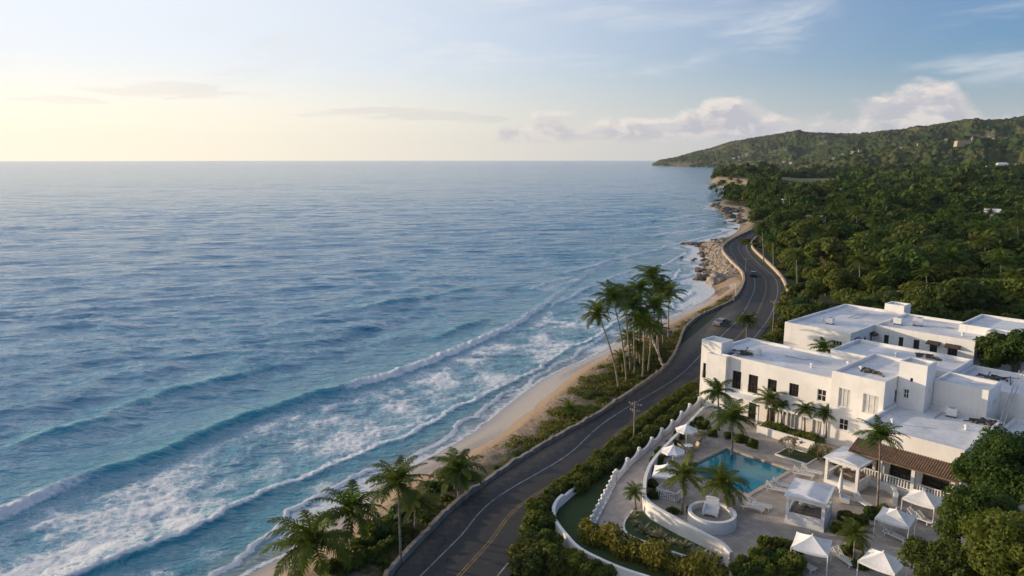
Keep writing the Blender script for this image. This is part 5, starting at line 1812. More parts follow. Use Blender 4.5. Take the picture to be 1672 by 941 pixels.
FP = [((1428, 412), (1427, 368), 4.4, 'tall palm standing clear of the forest with a bare leaning trunk'), ((1566, 524), (1569, 474), 3.6, 'palm at the forest edge above the end of the rear hotel block'),
      ((1247, 428), (1244, 374), 4.0, 'palm on the roadside wall at the outer bend'), ((1263, 437), (1262, 398), 3.2, 'palm beside the bend palm, on the landward side of the wall'),
      ((1606, 430), (1602, 378), 4.6, 'broad forest palm high at the far right of the trees'), ((1578, 410), (1575, 362), 4.4, 'forest palm just seaward of the broad one'),
      ((1515, 505), (1512, 450), 3.6, 'forest palm above the middle of the rear hotel roof'), ((1610, 460), (1608, 402), 3.8, 'forest palm below the broad one at the far right'),
      ((1400, 395), (1398, 350), 4.6, 'forest palm behind the clear standing palm'), ((1362, 380), (1360, 344), 4.2, 'forest palm above the bright clearing'),
      ((1660, 510), (1655, 455), 3.6, 'forest palm at the frame edge above the hotel'), ((1488, 440), (1485, 398), 3.6, 'forest palm in the dark middle of the wood'),
      ((1270, 330), (1268, 306), 5.0, 'shore palm crowning the rocky point'), ((1238, 345), (1236, 318), 5.0, 'shore palm above the dark rocks'), ((1255, 352), (1254, 324), 5.0, 'second shore palm above the dark rocks, further from the water'),
      ((1290, 356), (1288, 318), 5.0, 'shore palm behind the small roadside houses')]
for b_, c_, R, lab in FP:
    palm_px(b_, (c_[0], c_[1] - 5), R, lab, group=gT, z=3.2, rt=.2)
rgp = np.random.default_rng(404)
for k in range(34):
    y_ = rgp.uniform(372, 500); x_ = rgp.uniform(1290 + (500 - y_) * .1, 1668)
    b_ = G(x_, y_, 3.2); hh = rgp.uniform(8.5, 11.5)
    palm(b_, b_ + Vector((-.8, .3, hh)), rgp.uniform(3.2, 4.2), 'feathery palm rising through the broadleaf wood inland of the road', group='palms rising through the wood', rt=.18, nuts=False)

# ------------------------------------------------------------------ broadleaf wood
TREES = [make_tree(10 + k, [3.4, 3.9, 3.0, 4.3][k], [2.6, 2.8, 3.2, 2.5][k], [5.0, 5.6, 6.2, 5.2][k], [13, 15, 12, 17][k], 3600, .46) for k in range(4)]
tk = [children(t_) for t_ in TREES]
CL2 = [(p.x, p.y) for p in cl_s]


def hotel_uv(X, Y):
    dx, dy = X - HO.x, Y - HO.y
    return dx * HU.x + dy * HU.y, dx * HV.x + dy * HV.y


def wood_points(r0, r1, sp, seed, px_lo=None):
    rg = np.random.default_rng(seed)
    xs = np.arange(-10, r1 * .86, sp); ys = np.arange(40, r1, sp)
    X, Y = np.meshgrid(xs, ys)
    X = X.ravel() + rg.uniform(-.42, .42, X.size) * sp; Y = Y.ravel() + rg.uniform(-.42, .42, Y.size) * sp
    r = np.hypot(X, Y); px = 836 + FPX * X / (Y * _c)
    ok = (r > r0) & (r < r1) & (px < 1730) & (px > 1100)
    X, Y = X[ok], Y[ok]
    d, s, _ = poly_dist(X, Y, CL2)
    h, sd = land_h(X, Y)
    u, v = hotel_uv(X, Y)
    in_hotel = (u > -4.5) & (u < 52) & (v > -16) & (v < 50.5)
    front = (v <= -16)
    rr = np.hypot(X, Y)
    ok = (sd > 9) & ~in_hotel & ~front & ~((d < 8.2) & (rr < 460)) & ((s < 0) | (rr > 350))
    return X[ok], Y[ok], h[ok], sd[ok]


X, Y, Hh, sd = wood_points(100, 420, 5.6, 5)
clear_n = fbm(X / 26, Y / 26, 141, 3)
# light clearing inland of the bend
cx_, cy_ = G(1350, 400, 3).xy
keep = (np.hypot((X - cx_) / 34, (Y - cy_) / 26) > 1) | (clear_n > .62)
X, Y, Hh = X[keep], Y[keep], Hh[keep]
o_ = np.argsort(np.hypot(X, Y)); X, Y, Hh = X[o_], Y[o_], Hh[o_]
rg = np.random.default_rng(77)
first = [True] * 4
NIND = 290
for i in range(min(NIND, len(X))):
    k = int(rg.integers(4))
    sc = float(np.clip(rg.lognormal(-.2, .30), .5, 1.55))
    u, v = hotel_uv(X[i], Y[i])
    if v < 62 and u > -8: sc *= .8
    dcl = float(poly_dist(X[i:i + 1], Y[i:i + 1], CL2)[0][0])
    if dcl < 14: sc *= .72
    scv = (sc * rg.uniform(.9, 1.1), sc * rg.uniform(.9, 1.1), sc * rg.uniform(.8, 1.05))
    if first[k]:
        t_ = TREES[k]; t_.location = (X[i], Y[i], Hh[i]); t_.rotation_euler = (0, 0, rg.uniform(0, 6)); t_.scale = scv; first[k] = False
    else:
        t_ = copy_tree(TREES[k], (X[i], Y[i], Hh[i]), rg.uniform(0, 6), scv, kids=tk[k])
    tag(t_, 'dark green broadleaf tree in the dense wood inland of the road and hotel', 'tree', 'trees of the wood inland of the road')
rest = (X[NIND:], Y[NIND:], Hh[NIND:])

# the rest of the wood out to the hills: one mass
X2, Y2, H2, sd2 = wood_points(420, 720, 8.5, 6)
X3, Y3, H3, sd3 = wood_points(720, 1450, 12.5, 7)
FX = np.concatenate([rest[0], X2, X3]); FY = np.concatenate([rest[1], Y2, Y3]); FH = np.concatenate([rest[2], H2, H3])
# bare field in the distance
fpx = 836 + FPX * FX / (FY * _c); fr = np.hypot(FX, FY)
field = ((fr > 800) & (fr < 1345) & (fpx > 1268) & (fpx < 1400)) | ((fr > 760) & (fr < 900) & (fpx > 1275) & (fpx < 1330))
FX, FY, FH, fr = FX[~field], FY[~field], FH[~field], fr[~field]
Vs, Qs, off = [], [], 0
rg = np.random.default_rng(99)
protoF = [[crown_np(200 + k, 1.0, .8, 9, n_, s_)[0] for k in range(4)] for n_, s_ in ((420, .17), (150, .28), (70, .42))]
for i in range(len(FX)):
    lod = 0 if fr[i] < 480 else 1 if fr[i] < 760 else 2
    V, Q = protoF[lod][int(rg.integers(4))]
    a = rg.uniform(0, 6.28); R = float(np.clip(rg.lognormal(1.36, .28), 2.4, 7.5)) * (1.0 if fr[i] < 480 else 1.35 if fr[i] < 760 else 1.75)
    c, s = math.cos(a), math.sin(a)
    hz = rg.uniform(.8, 1.25)
    W_ = np.stack([V[:, 0] * c - V[:, 1] * s, V[:, 0] * s + V[:, 1] * c, V[:, 2] * hz], 1) * R
    W_ += np.array([FX[i], FY[i], FH[i] + R * (.75 + .25 * rg.random())])
    Vs.append(W_); Qs.append(Q + off); off += len(V)
m, t = new_mat('far_wood_leaf')
p = t.pos()
cell = t.n('ShaderNodeTexVoronoi', Vector=p, Scale=.11).outputs['Color']
cx3 = t.xyz(cell)
n1 = t.ss(.3, .7, t.noise(p, .02, 4))
c = t.mix(t.m('POWER', cx3[0], 1.4), (.020, .066, .012), (.090, .116, .019))
c = t.mix(t.m('MULTIPLY', n1, .4), c, (.055, .062, .018))
b = t.n('ShaderNodeBsdfPrincipled', Base__Color=c, Roughness=.8)
b.inputs['Specular IOR Level'].default_value = .15
tr = t.n('ShaderNodeBsdfTranslucent', Color=t.mix(1.0, c, (1.5, 1.4, .5), 'MULTIPLY'))
finish(m, t, t.n('ShaderNodeMixShader', Fac=.25, i1=b.outputs[0], i2=tr.outputs[0]).outputs[0])
o = link('far_wood', np_mesh('far_wood', np.concatenate(Vs), np.concatenate(Qs), m))
tag(o, 'distant wood filling the plain between the road and the hills', 'wood', None, 'stuff')


# ------------------------------------------------------------------ hedges and shrubs
def hedge(pts, width, h0, h1, label, mat, dens=330, size=.17, seed=1, wobble=.25, cat='hedge', name='hedge', parent=None):
    """leafy hedge along pts; h0/h1 absolute heights of foot and top"""
    rg = np.random.default_rng(seed)
    ln = resample(pts, .4)
    P, N = [], []
    nn = [norm2(ln[max(i - 1, 0)].copy(), ln[min(i + 1, len(ln) - 1)].copy()) for i in range(len(ln))]
    for i, p in enumerate(ln):
        w = width * (1 + wobble * math.sin(i * .83 + seed) * .6 + rg.uniform(-wobble, wobble) * .5)
        h = (h1 - h0) * (1 + wobble * math.sin(i * .57 + seed * 2) * .5 + rg.uniform(-wobble, wobble) * .4)
        k = int(dens * .4)
        a = rg.uniform(-.15, PI + .15, k)
        ca, sa = np.cos(a), np.sin(a)
        ex = np.sign(ca) * np.abs(ca) ** .6; ez = np.clip(np.abs(sa) ** .55 * np.sign(sa), -.2, 1)
        rr = np.where(rg.random(k) < .7, rg.uniform(.85, 1.1, k), rg.uniform(.4, .9, k))
        along = rg.uniform(-.25, .25, k)
        d = Vector((nn[i].y, -nn[i].x, 0))
        q = np.array([p.x, p.y, h0]) + np.outer(ex * rr * w / 2, np.array(nn[i])) + np.outer(along, np.array(d))
        q[:, 2] += np.clip(ez, 0.02, 1) * rr * h
        P.append(q)
        N.append(np.outer(ca, np.array(nn[i])) + np.outer(sa, [0, 0, 1.0]) + rg.normal(size=(k, 3)) * .55)
    P, N = np.concatenate(P), np.concatenate(N)
    o = add_crown(name, leaf_quads(P, N, size, rg), MT[mat], parent)
    if label: tag(o, label, cat)
    return o


H1 = W([(1134, 630), (1110, 645), (1072, 673), (1031, 706), (993, 736), (952, 769), (918, 794), (892, 812)], 3.7)
hedge(smooth_line(H1, 4), 1.5, 2.9, 4.25, 'clipped green hedge running along the road edge', 'leaf_hedge', 430, .17, 3)
H2_ = W([(1141, 646), (1110, 668), (1089, 685), (1041, 722), (997, 752), (962.6, 777), (934, 800)], 3.7)
hedge(smooth_line(H2_, 4), 1.5, 2.95, 4.25, 'clipped green hedge on the lawn side of the low white wall', 'leaf_hedge', 430, .17, 4)
H3_ = W([(954, 866), (986, 880), (1020, 893), (1055, 907), (1089, 918), (1140, 932), (1190, 945)], 3.7)
hedge(smooth_line(H3_, 4), 1.7, 3.0, 4.7, 'golden leaved hedge inside the perimeter wall below the promenade', 'leaf_gold', 430, .19, 5, .4)
hedge(smooth_line([L(11.4, -3.0, 4), L(14, -3.0, 4), L(18.0, -2.9, 4)], 3), 1.2, 3.9, 4.55, 'low dark shrubs filling the long raised planter', 'leaf', 380, .16, 6, .5)
SHR = []
for k in range(4):
    VQ, C = crown_np(300 + k, 1.0, .75, 10, 2600, .13, .45)
    SHR.append(VQ)
_shm = {}


def shrub(loc, R, mat, label, group, k, hs=1.0, name='shrub'):
    key = (k % 4, mat)
    if key not in _shm: _shm[key] = np_mesh('shrub', SHR[k % 4][0], SHR[k % 4][1], MT[mat])
    o = link(name, _shm[key]); o.location = loc; o.scale = (R, R, R * hs); o.rotation_euler = (0, 0, k * 1.3)
    tag(o, label, 'shrub', group); return o


rg = np.random.default_rng(5)
for k, (x, y, R) in enumerate([(897, 818, 1.1), (885, 830, 1.3), (880, 850, 1.5), (876, 872, 1.5), (884, 893, 1.6), (872, 912, 1.7), (893, 925, 1.6), (868, 940, 1.7), (905, 903, 1.2), (915, 930, 1.5), (938, 935, 1.4), (960, 945, 1.4), (985, 945, 1.2), (935, 915, .9), (893, 862, 1.1)]):
    shrub(G(x, y, 3.1) + Vector((0, 0, .35 * R)), R, ['leaf_hedge', 'leaf_gold', 'leaf_hedge', 'leaf_bright'][k % 4], 'leafy yellow green shrub massed outside the white perimeter wall by the road', 'shrubs outside the perimeter wall', k)
for k, (x, y, R) in enumerate([(778, 790, 1.0), (760, 793, 1.4), (735, 800, 1.7), (712, 812, 1.6), (722, 826, 1.3), (690, 838, 1.5), (668, 848, 1.6), (690, 862, 1.5), (640, 866, 1.7), (655, 885, 1.6), (615, 888, 1.8), (632, 908, 1.6), (590, 905, 1.6), (604, 930, 1.7), (572, 935, 1.7), (628, 935, 1.3), (548, 945, 1.6), (670, 885, 1.1)]):
    g = G(x, y, 2.0)
    shrub(g + Vector((0, 0, .3 * R)), R * .95, 'leaf_bright' if k % 5 == 4 else 'leaf', 'dark rounded bush among the near palms between the beach and the road wall', 'bushes between the beach and the road', k, 1.1, 'bush')
for k, (x, y, R) in enumerate([(1206, 930, 1.0), (1222, 942, 1.2), (1240, 922, 1.1), (1258, 905, 1.3), (1270, 925, 1.4), (1290, 905, 1.2), (1298, 940, 1.3), (1250, 945, 1.2), (1370, 870, .9), (1384, 850, .8), (1405, 858, .8), (1382, 905, .7), (1420, 838, .7)]):
    shrub(G(x, y, 3.2) + Vector((0, 0, .35 * R)), R, ['leaf_bright', 'leaf', 'leaf_hedge'][k % 3], 'green leafy shrub growing on the terrace among the cloth tents and pavilion', 'shrubs on the terrace', k, 1.15)
for k, (x, y, R) in enumerate([(985, 622, 1.5), (965, 645, 1.4), (1000, 640, 1.3), (1010, 615, 1.6), (1035, 610, 1.7), (1028, 590, 1.6), (1050, 592, 1.5), (945, 668, 1.0), (1062, 575, 1.3), (985, 655, 1.1), (905, 703, .9), (885, 718, .8), (868, 728, .8), (850, 742, .9), (832, 757, .9), (815, 766, 1.0), (918, 694, .8), (965, 668, 1.0), (1012, 636, 1.2), (940, 684, .7), (1098, 566, 1.2), (1085, 585, .9), (1040, 600, 1.9), (1022, 602, 1.7), (1056, 585, 1.9), (1046, 618, 1.3), (1066, 600, 1.2)]):
    z_ = height_at(*G(x, y, 2.3).xy)
    shrub(G(x, y, z_), R * 1.2, ['leaf_hedge', 'leaf_bright'][k % 2], 'low bright green scrub under the tall palms on the upper beach', 'scrub under the beach palms', k, .45)
for k, (x, y, R) in enumerate([(1268, 552, 2.0), (1276, 534, 2.2), (1282, 512, 2.4), (1292, 492, 2.5), (1300, 476, 2.6), (1255, 556, 1.2), (1250, 563, 1.0), (1262, 563, 1.3), (1296, 455, 2.6), (1284, 440, 2.2), (1275, 425, 2.2), (1262, 415, 2.2), (1248, 398, 2.5)]):
    shrub(G(x, y, 3) + Vector((0, 0, .3 * R)), R, ['leaf_hedge', 'leaf_bright', 'leaf'][k % 3], 'green roadside bush on the landward bank of the road', 'bushes on the landward road bank', k, .9, 'bush')
# bright low growth in the clearing
rg = np.random.default_rng(15)
for k in range(34):
    a, q = rg.uniform(0, 6.28), math.sqrt(rg.random())
    x, y = cx_ + 32 * q * math.cos(a), cy_ + 24 * q * math.sin(a)
    R = rg.uniform(2.0, 3.6)
    shrub((x, y, 3.2), R, ['leaf_bright', 'leaf_hedge'][k % 2], 'low bright green bush in the sunlit clearing inland of the bend', 'bushes in the clearing', k, .5, 'bush')

for k, (x, y, R) in enumerate([(1140, 690, .8), (1128, 700, .7), (1110, 716, .9), (1098, 728, .8), (1085, 742, .9), (1076, 758, .9), (1068, 775, .8), (1066, 795, .8), (1070, 812, .7), (1150, 700, .9), (1162, 712, .8), (1190, 715, .8), (1210, 722, .9), (1228, 730, .8), (1128, 838, .7), (1100, 838, .6), (1330, 745, .9), (1352, 752, .8), (1368, 758, .7), (1420, 845, .7), (1440, 838, .8), (1545, 842, .9), (1398, 890, .8), (1405, 925, .9)]):
    shrub(G(x, y, 3.2) + Vector((0, 0, .3 * R)), R, ['leaf_bright', 'leaf', 'leaf_hedge', 'leaf'][k % 4], 'small leafy garden shrub round the pool and along the hotel front', 'garden shrubs round the pool', k + 1, 1.1)

# big trees at the frame's lower right and beside the annex
for k, (x, y, Yd, R, hs, n_, lab) in enumerate([(1655, 775, 60, 4.4, 1.0, 15000, 'big leafy tree at the right end of the restaurant, the tallest there'), (1604, 862, 53, 3.7, 1.0, 13000, 'leafy tree overhanging the two upper cloth tents'),
                                               (1545, 930, 48, 2.9, .8, 10000, 'leafy tree beside the lowest cloth tent'), (1662, 915, 46, 4.0, 1.0, 13000, 'leafy tree filling the lower corner of the garden'),
                                               (1590, 775, 64, 2.3, 1.0, 6000, 'small leafy tree against the corner of the restaurant')]):
    c = at_depth(x, y, Yd)
    t_ = make_tree(60 + k, R, R * .9 * hs, max(c.z - 3.0, 2.0), 46, int(n_ * 1.5), .17, 'leaf', .25, 'leafy_tree', .25)
    t_.location = (c.x, c.y, 3.0); tag(t_, lab, 'tree')
for k, (x, y, Yd, R, lab) in enumerate([(1622, 578, 99, 2.6, 'small dark tree against the end wall of the rear hotel block'), (1662, 572, 97, 3.4, 'larger dark tree at the frame edge by the rear hotel block')]):
    c = at_depth(x, y, Yd)
    t_ = make_tree(80 + k, R, R * .95, c.z - 3.0, 12, 4500, .3, 'leaf', .2, 'leafy_tree')
    t_.location = (c.x, c.y, 3.0); tag(t_, lab, 'tree')


# ------------------------------------------------------------------ small plants
def spiky(seed, n=16, l=.75, w=.09, up=.9):
    rg = np.random.default_rng(seed); V, Q = [], []
    for k in range(n):
        a = k * 2.4; e = rg.uniform(.35, 1.25) * up
        d = np.array([math.cos(a) * math.cos(e), math.sin(a) * math.cos(e), math.sin(e)]); s = np.array([-math.sin(a), math.cos(a), 0])
        L_ = l * rg.uniform(.7, 1.2); m_ = d * L_ * .5; tip = d * L_ + np.array([0, 0, -.12 * L_])
        i = len(V); V += [-s * w * .6, s * w * .6, m_ + s * w, m_ - s * w, tip + s * .01, tip - s * .01]
        Q += [(i, i + 1, i + 2, i + 3), (i + 3, i + 2, i + 4, i + 5)]
    return np.array(V), np.array(Q)


AG = [np_mesh('agave', *spiky(20 + k, 16, 1.0, .11), MT['agave']) for k in range(3)]
z3 = lambda x, y: (1000 + x / 3.233, 650 + y / 3.233)
for k, (x, y) in enumerate([(118, 668), (105, 640), (160, 705), (205, 730), (245, 735), (268, 745), (310, 772), (372, 792), (430, 812), (470, 832), (505, 850), (545, 862), (455, 850)]):
    o = link('agave', AG[k % 3]); o.location = G(*z3(x, y), 3.28); o.rotation_euler = (0, 0, k); s = .75 + .35 * ((k * 7) % 5) / 5; o.scale = (s, s, s * 1.25)
    tag(o, 'pale spiky agave growing in the triangular bed under the curved wall', 'agave', 'agaves in the triangular bed')


def bare_shrub(loc, seed, label, h=1.8):
    rr = random.Random(seed); mb = MB(); tips = []

    def grow(p, d, l, r, lev):
        q = p + d * l
        mb.tube([p, q], [r, r * .7], 5, False)
        if lev == 0: tips.append(q); return
        for _ in range(3):
            nd = (d + Vector((rr.uniform(-.8, .8), rr.uniform(-.8, .8), rr.uniform(-.1, .5)))).normalized()
            grow(q, nd, l * .75, r * .65, lev - 1)
    r = empty('frangipani', loc, 0, label, 'shrub')
    for k in range(4):
        grow(Vector((0, 0, 0)), Vector((math.cos(k * 1.6) * .6, math.sin(k * 1.6) * .6, .9)).normalized(), h * .34, .05, 3)
    mb.build('branches', MT['bark'], r)
    rg = np.random.default_rng(seed); P = np.repeat(np.array([tuple(q) for q in tips]), 3, 0); P = P + rg.normal(size=P.shape) * .1
    add_crown('leaves', leaf_quads(P, rg.normal(size=P.shape) + np.array([0, 0, 1]), .16, rg), MT['agave'], r)
    return r


bare_shrub(G(1290, 742, 3.3), 3, 'pale half bare frangipani shrub in the small bed by the pool', 2.2)
bare_shrub(G(1340, 752, 3.2), 5, 'pale half bare frangipani shrub in front of the middle hotel bay', 2.0)
bare_shrub(G(1143, 722, 3.2), 7, 'thin pale shrub beside the far parasol', 1.5)

# grass and creepers on the upper beach: one mass
rg = np.random.default_rng(31)
P, N = [], []
wl_ = [(p.x, p.y) for p in wall_s]
Xc = rg.uniform(-16, 60, 60000); Yc = rg.uniform(48, 185, 60000)
dv, sv, _ = poly_dist(Xc, Yc, vegline); dw, sw_, _ = poly_dist(Xc, Yc, wl_)
veg = -sv * dv
dens = fbm(Xc / 5, Yc / 5, 151, 3)
ok = (sw_ > 0) & (dw > .4) & (veg > -1.5) & (dens > .50 - .04 * np.clip(veg, -2, 4)) & (rg.random(60000) < .7)
Xc, Yc = Xc[ok], Yc[ok]; Hc, _ = land_h(Xc, Yc)
k = 9
P = np.repeat(np.stack([Xc, Yc, Hc], 1), k, 0); P += rg.normal(size=P.shape) * np.array([.28, .28, .05]); P[:, 2] += rg.uniform(.03, .3, len(P))
N = rg.normal(size=P.shape) + np.array([0, 0, .7])
o = add_crown('beach_grass', leaf_quads(P, N, .17, rg, 2.4), MT['grass_leaf'])
tag(o, 'green grass and creepers along the upper beach beside the road wall', 'grass', None, 'stuff')
# ------------------------------------------------------------------ utility poles
def utility_pole(bpx, tpx, label, arms=2, r=.115, z=3.0):
    b = G(*bpx, z); top = at_depth(*tpx, b.y); h = top.z - z
    o = empty('utility_pole', b, math.radians(-35), label, 'pole', 'wooden utility poles along the road')
    mb = MB(); mb.tube([(0, 0, -.3), (0, 0, h * .5), (0, 0, h)], [r, r * .85, r * .7], 8); mb.build('shaft', MT['pole'], o)
    for k in range(arms):
        za = h - .45 - k * .8; w = .85 - .2 * k
        mb = MB(); mb.bar((-w, .13, za), (w, .13, za), .08, .09); mb.bar((-w * .6, .1, za), (0, .06, za - .5), .05); mb.bar((w * .6, .1, za), (0, .06, za - .5), .05)
        a = mb.build('crossarm', MT['pole'], o)
        for x in (-w * .92, -w * .45, w * .45, w * .92):
            mb = MB(); mb.lathe([(.025, 0), (.045, .04), (.03, .07), (.045, .1), (.02, .15)], (x, .13, za + .06), 8); mb.build('insulator', MT['metal'], a)
    return o


utility_pole((1034.5, 727), (1034.5, 655), 'wooden utility pole standing in the hedge beside the near straight of the road')
utility_pole((1261, 550), (1262.5, 490), 'wooden utility pole on the landward roadside behind the hotel', 1)
utility_pole((1217, 450), (1218, 421), 'wooden utility pole on the seaward road edge inside the bend', 1)
utility_pole((1187, 404), (1187, 386), 'dark utility pole at the far turn of the road by the sea', 1)
b = G(1201, 487, 2.6); tp = at_depth(1201, 466, b.y)
mb = MB(); mb.tube([(0, 0, -.5), (0, 0, tp.z - b.z)], [.09, .07], 7); mb.box(-.14, .14, -.14, .14, tp.z - b.z, tp.z - b.z + .3)
o = mb.build('marker_post', MT['pavilion']); o.location = b; tag(o, 'slim pale post with a square head on the sand below the bend wall', 'post')


# ------------------------------------------------------------------ cars
def car(loc, rz, paint, label):
    r = empty('parked_car' if False else 'car', loc, rz, label, 'car')
    prof = [(-2.1, .35), (-2.12, .75), (-1.95, .88), (-1.35, .95), (-.85, 1.38), (.55, 1.42), (1.15, .98), (1.95, .84), (2.12, .65), (2.1, .35)]
    mb = MB(); w = .86
    for (x0, z0), (x1, z1) in zip(prof, prof[1:] + prof[:1]):
        i0, i1 = (.16 if z0 > 1.1 else 0), (.16 if z1 > 1.1 else 0)
        mb.face([(x0, -w + i0, z0), (x1, -w + i1, z1), (x1, w - i1, z1), (x0, w - i0, z0)])
    for s in (-1, 1):
        mb.face([(x, s * (w - (.16 if z > 1.1 else 0)), z) for x, z in (prof if s < 0 else prof[::-1])])
    mb.build('body', paint, r)
    mb = MB()
    for s in (-1, 1):
        mb.face([(-1.22, s * (w + .006), .99), (1.02, s * (w + .006), .99), (.5, s * (w - .13), 1.36), (-.8, s * (w - .13), 1.33)])
    mb.face([(1.16, -.68, 1.0), (1.16, .68, 1.0), (.6, .62, 1.41), (.6, -.62, 1.41)]); mb.face([(-1.33, -.68, .99), (-1.33, .68, .99), (-.9, .62, 1.36), (-.9, -.62, 1.36)])
    mb.build('windows', MT['glass'], r)
    for x in (-1.3, 1.3):
        for s in (-1, 1):
            mb = MB(); mb.tube([(x, s * .74, .32), (x, s * .92, .32)], .32, 14)
            wh = mb.build('wheel', MT['dark'], r)
            mb = MB(); mb.tube([(x, s * .925, .32), (x, s * .935, .32)], .19, 10); mb.build('rim', MT['metal'], wh)
    for s in (-.6, .6):
        mb = MB(); mb.box(2.06, 2.14, s - .2, s + .2, .62, .76); mb.build('headlight', MT['white_paint'], r)
        mb = MB(); mb.box(-2.15, -2.07, s - .2, s + .2, .66, .8); mb.build('tail_light', MT['tail'], r)
    return r


MT['tail'] = simple('tail_lamp', (.25, .02, .015), None, 1, .3)


def car_paint(name, c):
    m, t = new_mat(name)
    b = t.n('ShaderNodeBsdfPrincipled', Base__Color=(*c, 1), Roughness=.3, Metallic=.35)
    b.inputs['Coat Weight'].default_value = .5
    return finish(m, t, b.outputs[0])


car(G(1178, 531, 3.01), math.radians(42), car_paint('grey_paint', (.20, .205, .215)), 'grey car beside the road, half hidden by the bushy palm')
car(G(1230, 451, 3.01), math.radians(75), car_paint('dark_paint', (.03, .04, .06)), 'small dark car driving on the bend of the road')

# ------------------------------------------------------------------ rocks
ROCK = []
for k in range(6):
    bm_ = __import__('bmesh').new(); __import__('bmesh').ops.create_icosphere(bm_, subdivisions=3, radius=1.0)
    me = bpy.data.meshes.new('rock'); bm_.to_mesh(me); bm_.free()
    co = np.zeros(len(me.vertices) * 3, np.float32); me.vertices.foreach_get('co', co); co = co.reshape(-1, 3).astype(float)
    n_ = fbm(co[:, 0] * 1.3 + k * 9 + 5, co[:, 1] * 1.3 + co[:, 2] * 1.7 + 7, 160 + k, 4)
    fac = .55 + .9 * n_; q = np.round(co * (1.6 + .3 * k)) / (1.6 + .3 * k)
    co = (co * .6 + q * .4) * fac[:, None]; co[:, 2] *= .72
    me.vertices.foreach_set('co', co.astype(np.float32).ravel()); me.update()
    ROCK.append(me)
_rk = {}


def rock(loc, R, mat, label, group, k, hs=1.0):
    key = (k % 6, mat)
    if key not in _rk:
        me = ROCK[k % 6].copy(); me.materials.clear(); me.materials.append(MT[mat]); _rk[key] = me
    o = link('rock', _rk[key]); o.location = loc; o.scale = (R * 1.1, R * .95, R * hs); o.rotation_euler = (0, 0, k * 2.1)
    tag(o, label, 'rock', group); return o


rg = np.random.default_rng(61)
z33 = lambda x, y: (1080 + x / 3.92, 280 + y / 3.92)
band1 = [(250, 690, 2.0), (275, 680, 1.8), (300, 690, 1.6), (235, 640, 1.3), (260, 630, 1.1), (285, 605, 1.4), (275, 570, 1.3), (300, 590, 1.5), (320, 640, 1.2), (260, 545, 1.0), (290, 535, 1.3), (310, 505, 1.2), (295, 470, 1.5), (320, 480, 1.2), (270, 500, .9), (200, 570, .8), (215, 560, .7), (305, 660, 1.5), (325, 665, 1.4), (340, 620, 1.0), (310, 560, 1.1), (335, 530, 1.0), (255, 600, .9), (245, 665, 1.2), (130, 550, .6)]
for k, (x, y, R) in enumerate(band1):
    g = G(*z33(x, y), .3)
    rock(g, R, 'rock', 'brown boulder in the band of rocks at the water edge below the road bend', 'boulders at the water edge', k, .8)
for k, (x, y, R) in enumerate([(140, 465, 1.6), (165, 467, 2.2), (190, 470, 2.6), (215, 466, 2.4), (245, 470, 2.2), (265, 463, 2.0), (290, 465, 1.8), (230, 482, 1.6)]):
    rock(G(*z33(x, y), .1), R, 'rock', 'dark boulder of the rock spit reaching into the surf', 'boulders of the rock spit', k + 2, .6)
rock(G(*z33(345, 705), .8), 2.6, 'rock_pale', 'large pale boulder standing at the corner of the sandy cove', None, 1, 1.3)
rock(G(*z33(450, 705), .9), 3.4, 'rock_pale', 'long low tan boulder against the road wall above the cove', None, 4, .6)
rock(G(*z33(400, 715), .6), 2.4, 'rock', 'dark boulder between the two pale boulders above the cove', None, 3, .7)
poly0 = [(p.x, p.y) for p in W([z33(*q) for q in [(300, 450), (400, 455), (330, 560), (345, 690), (240, 700), (215, 640), (240, 540), (250, 470), (150, 480)]], .6)]
for k in range(70):
    x0, x1 = min(q[0] for q in poly0), max(q[0] for q in poly0); y0, y1 = min(q[1] for q in poly0), max(q[1] for q in poly0)
    x, y = rg.uniform(x0, x1), rg.uniform(y0, y1)
    if inside(np.array([x]), np.array([y]), poly0)[0]:
        rock((x, y, height_at(x, y)), rg.uniform(.5, 1.9), 'rock' if k % 4 else 'rock_pale', 'tumbled brown rock on the shore between the surf and the pale rubble', 'tumbled rocks on the shore', k, .8)
for k in range(34):
    x = rg.uniform(330, 600); y = 195 + (x - 330) * .42 + rg.uniform(-22, 70) * (.4 + (x - 330) / 300)
    R = rg.uniform(2.0, 4.2)
    rock(G(*z33(x, y), .5), R, 'rock', 'black rock of the rugged shore below the coconut palms', 'rocks of the rugged shore', k, .75)
for k, (x, y, R) in enumerate([(470, 320, 2.0), (480, 318, 2.6), (500, 325, 2.0), (405, 328, 1.2), (440, 322, 1.4), (475, 368, 1.3), (520, 300, 2.4), (540, 345, 2.2), (560, 320, 2.6), (530, 280, 2.6), (560, 290, 2.6), (590, 270, 2.6), (620, 262, 2.6), (375, 184, 3.5), (350, 186, 3.0), (410, 186, 3.5), (440, 190, 3.5), (470, 186, 3.5)]):
    rock(G(*z33(x, y), .3), R, 'rock', 'low dark reef rock awash off the rugged shore', 'reef rocks', k + 1, .45)
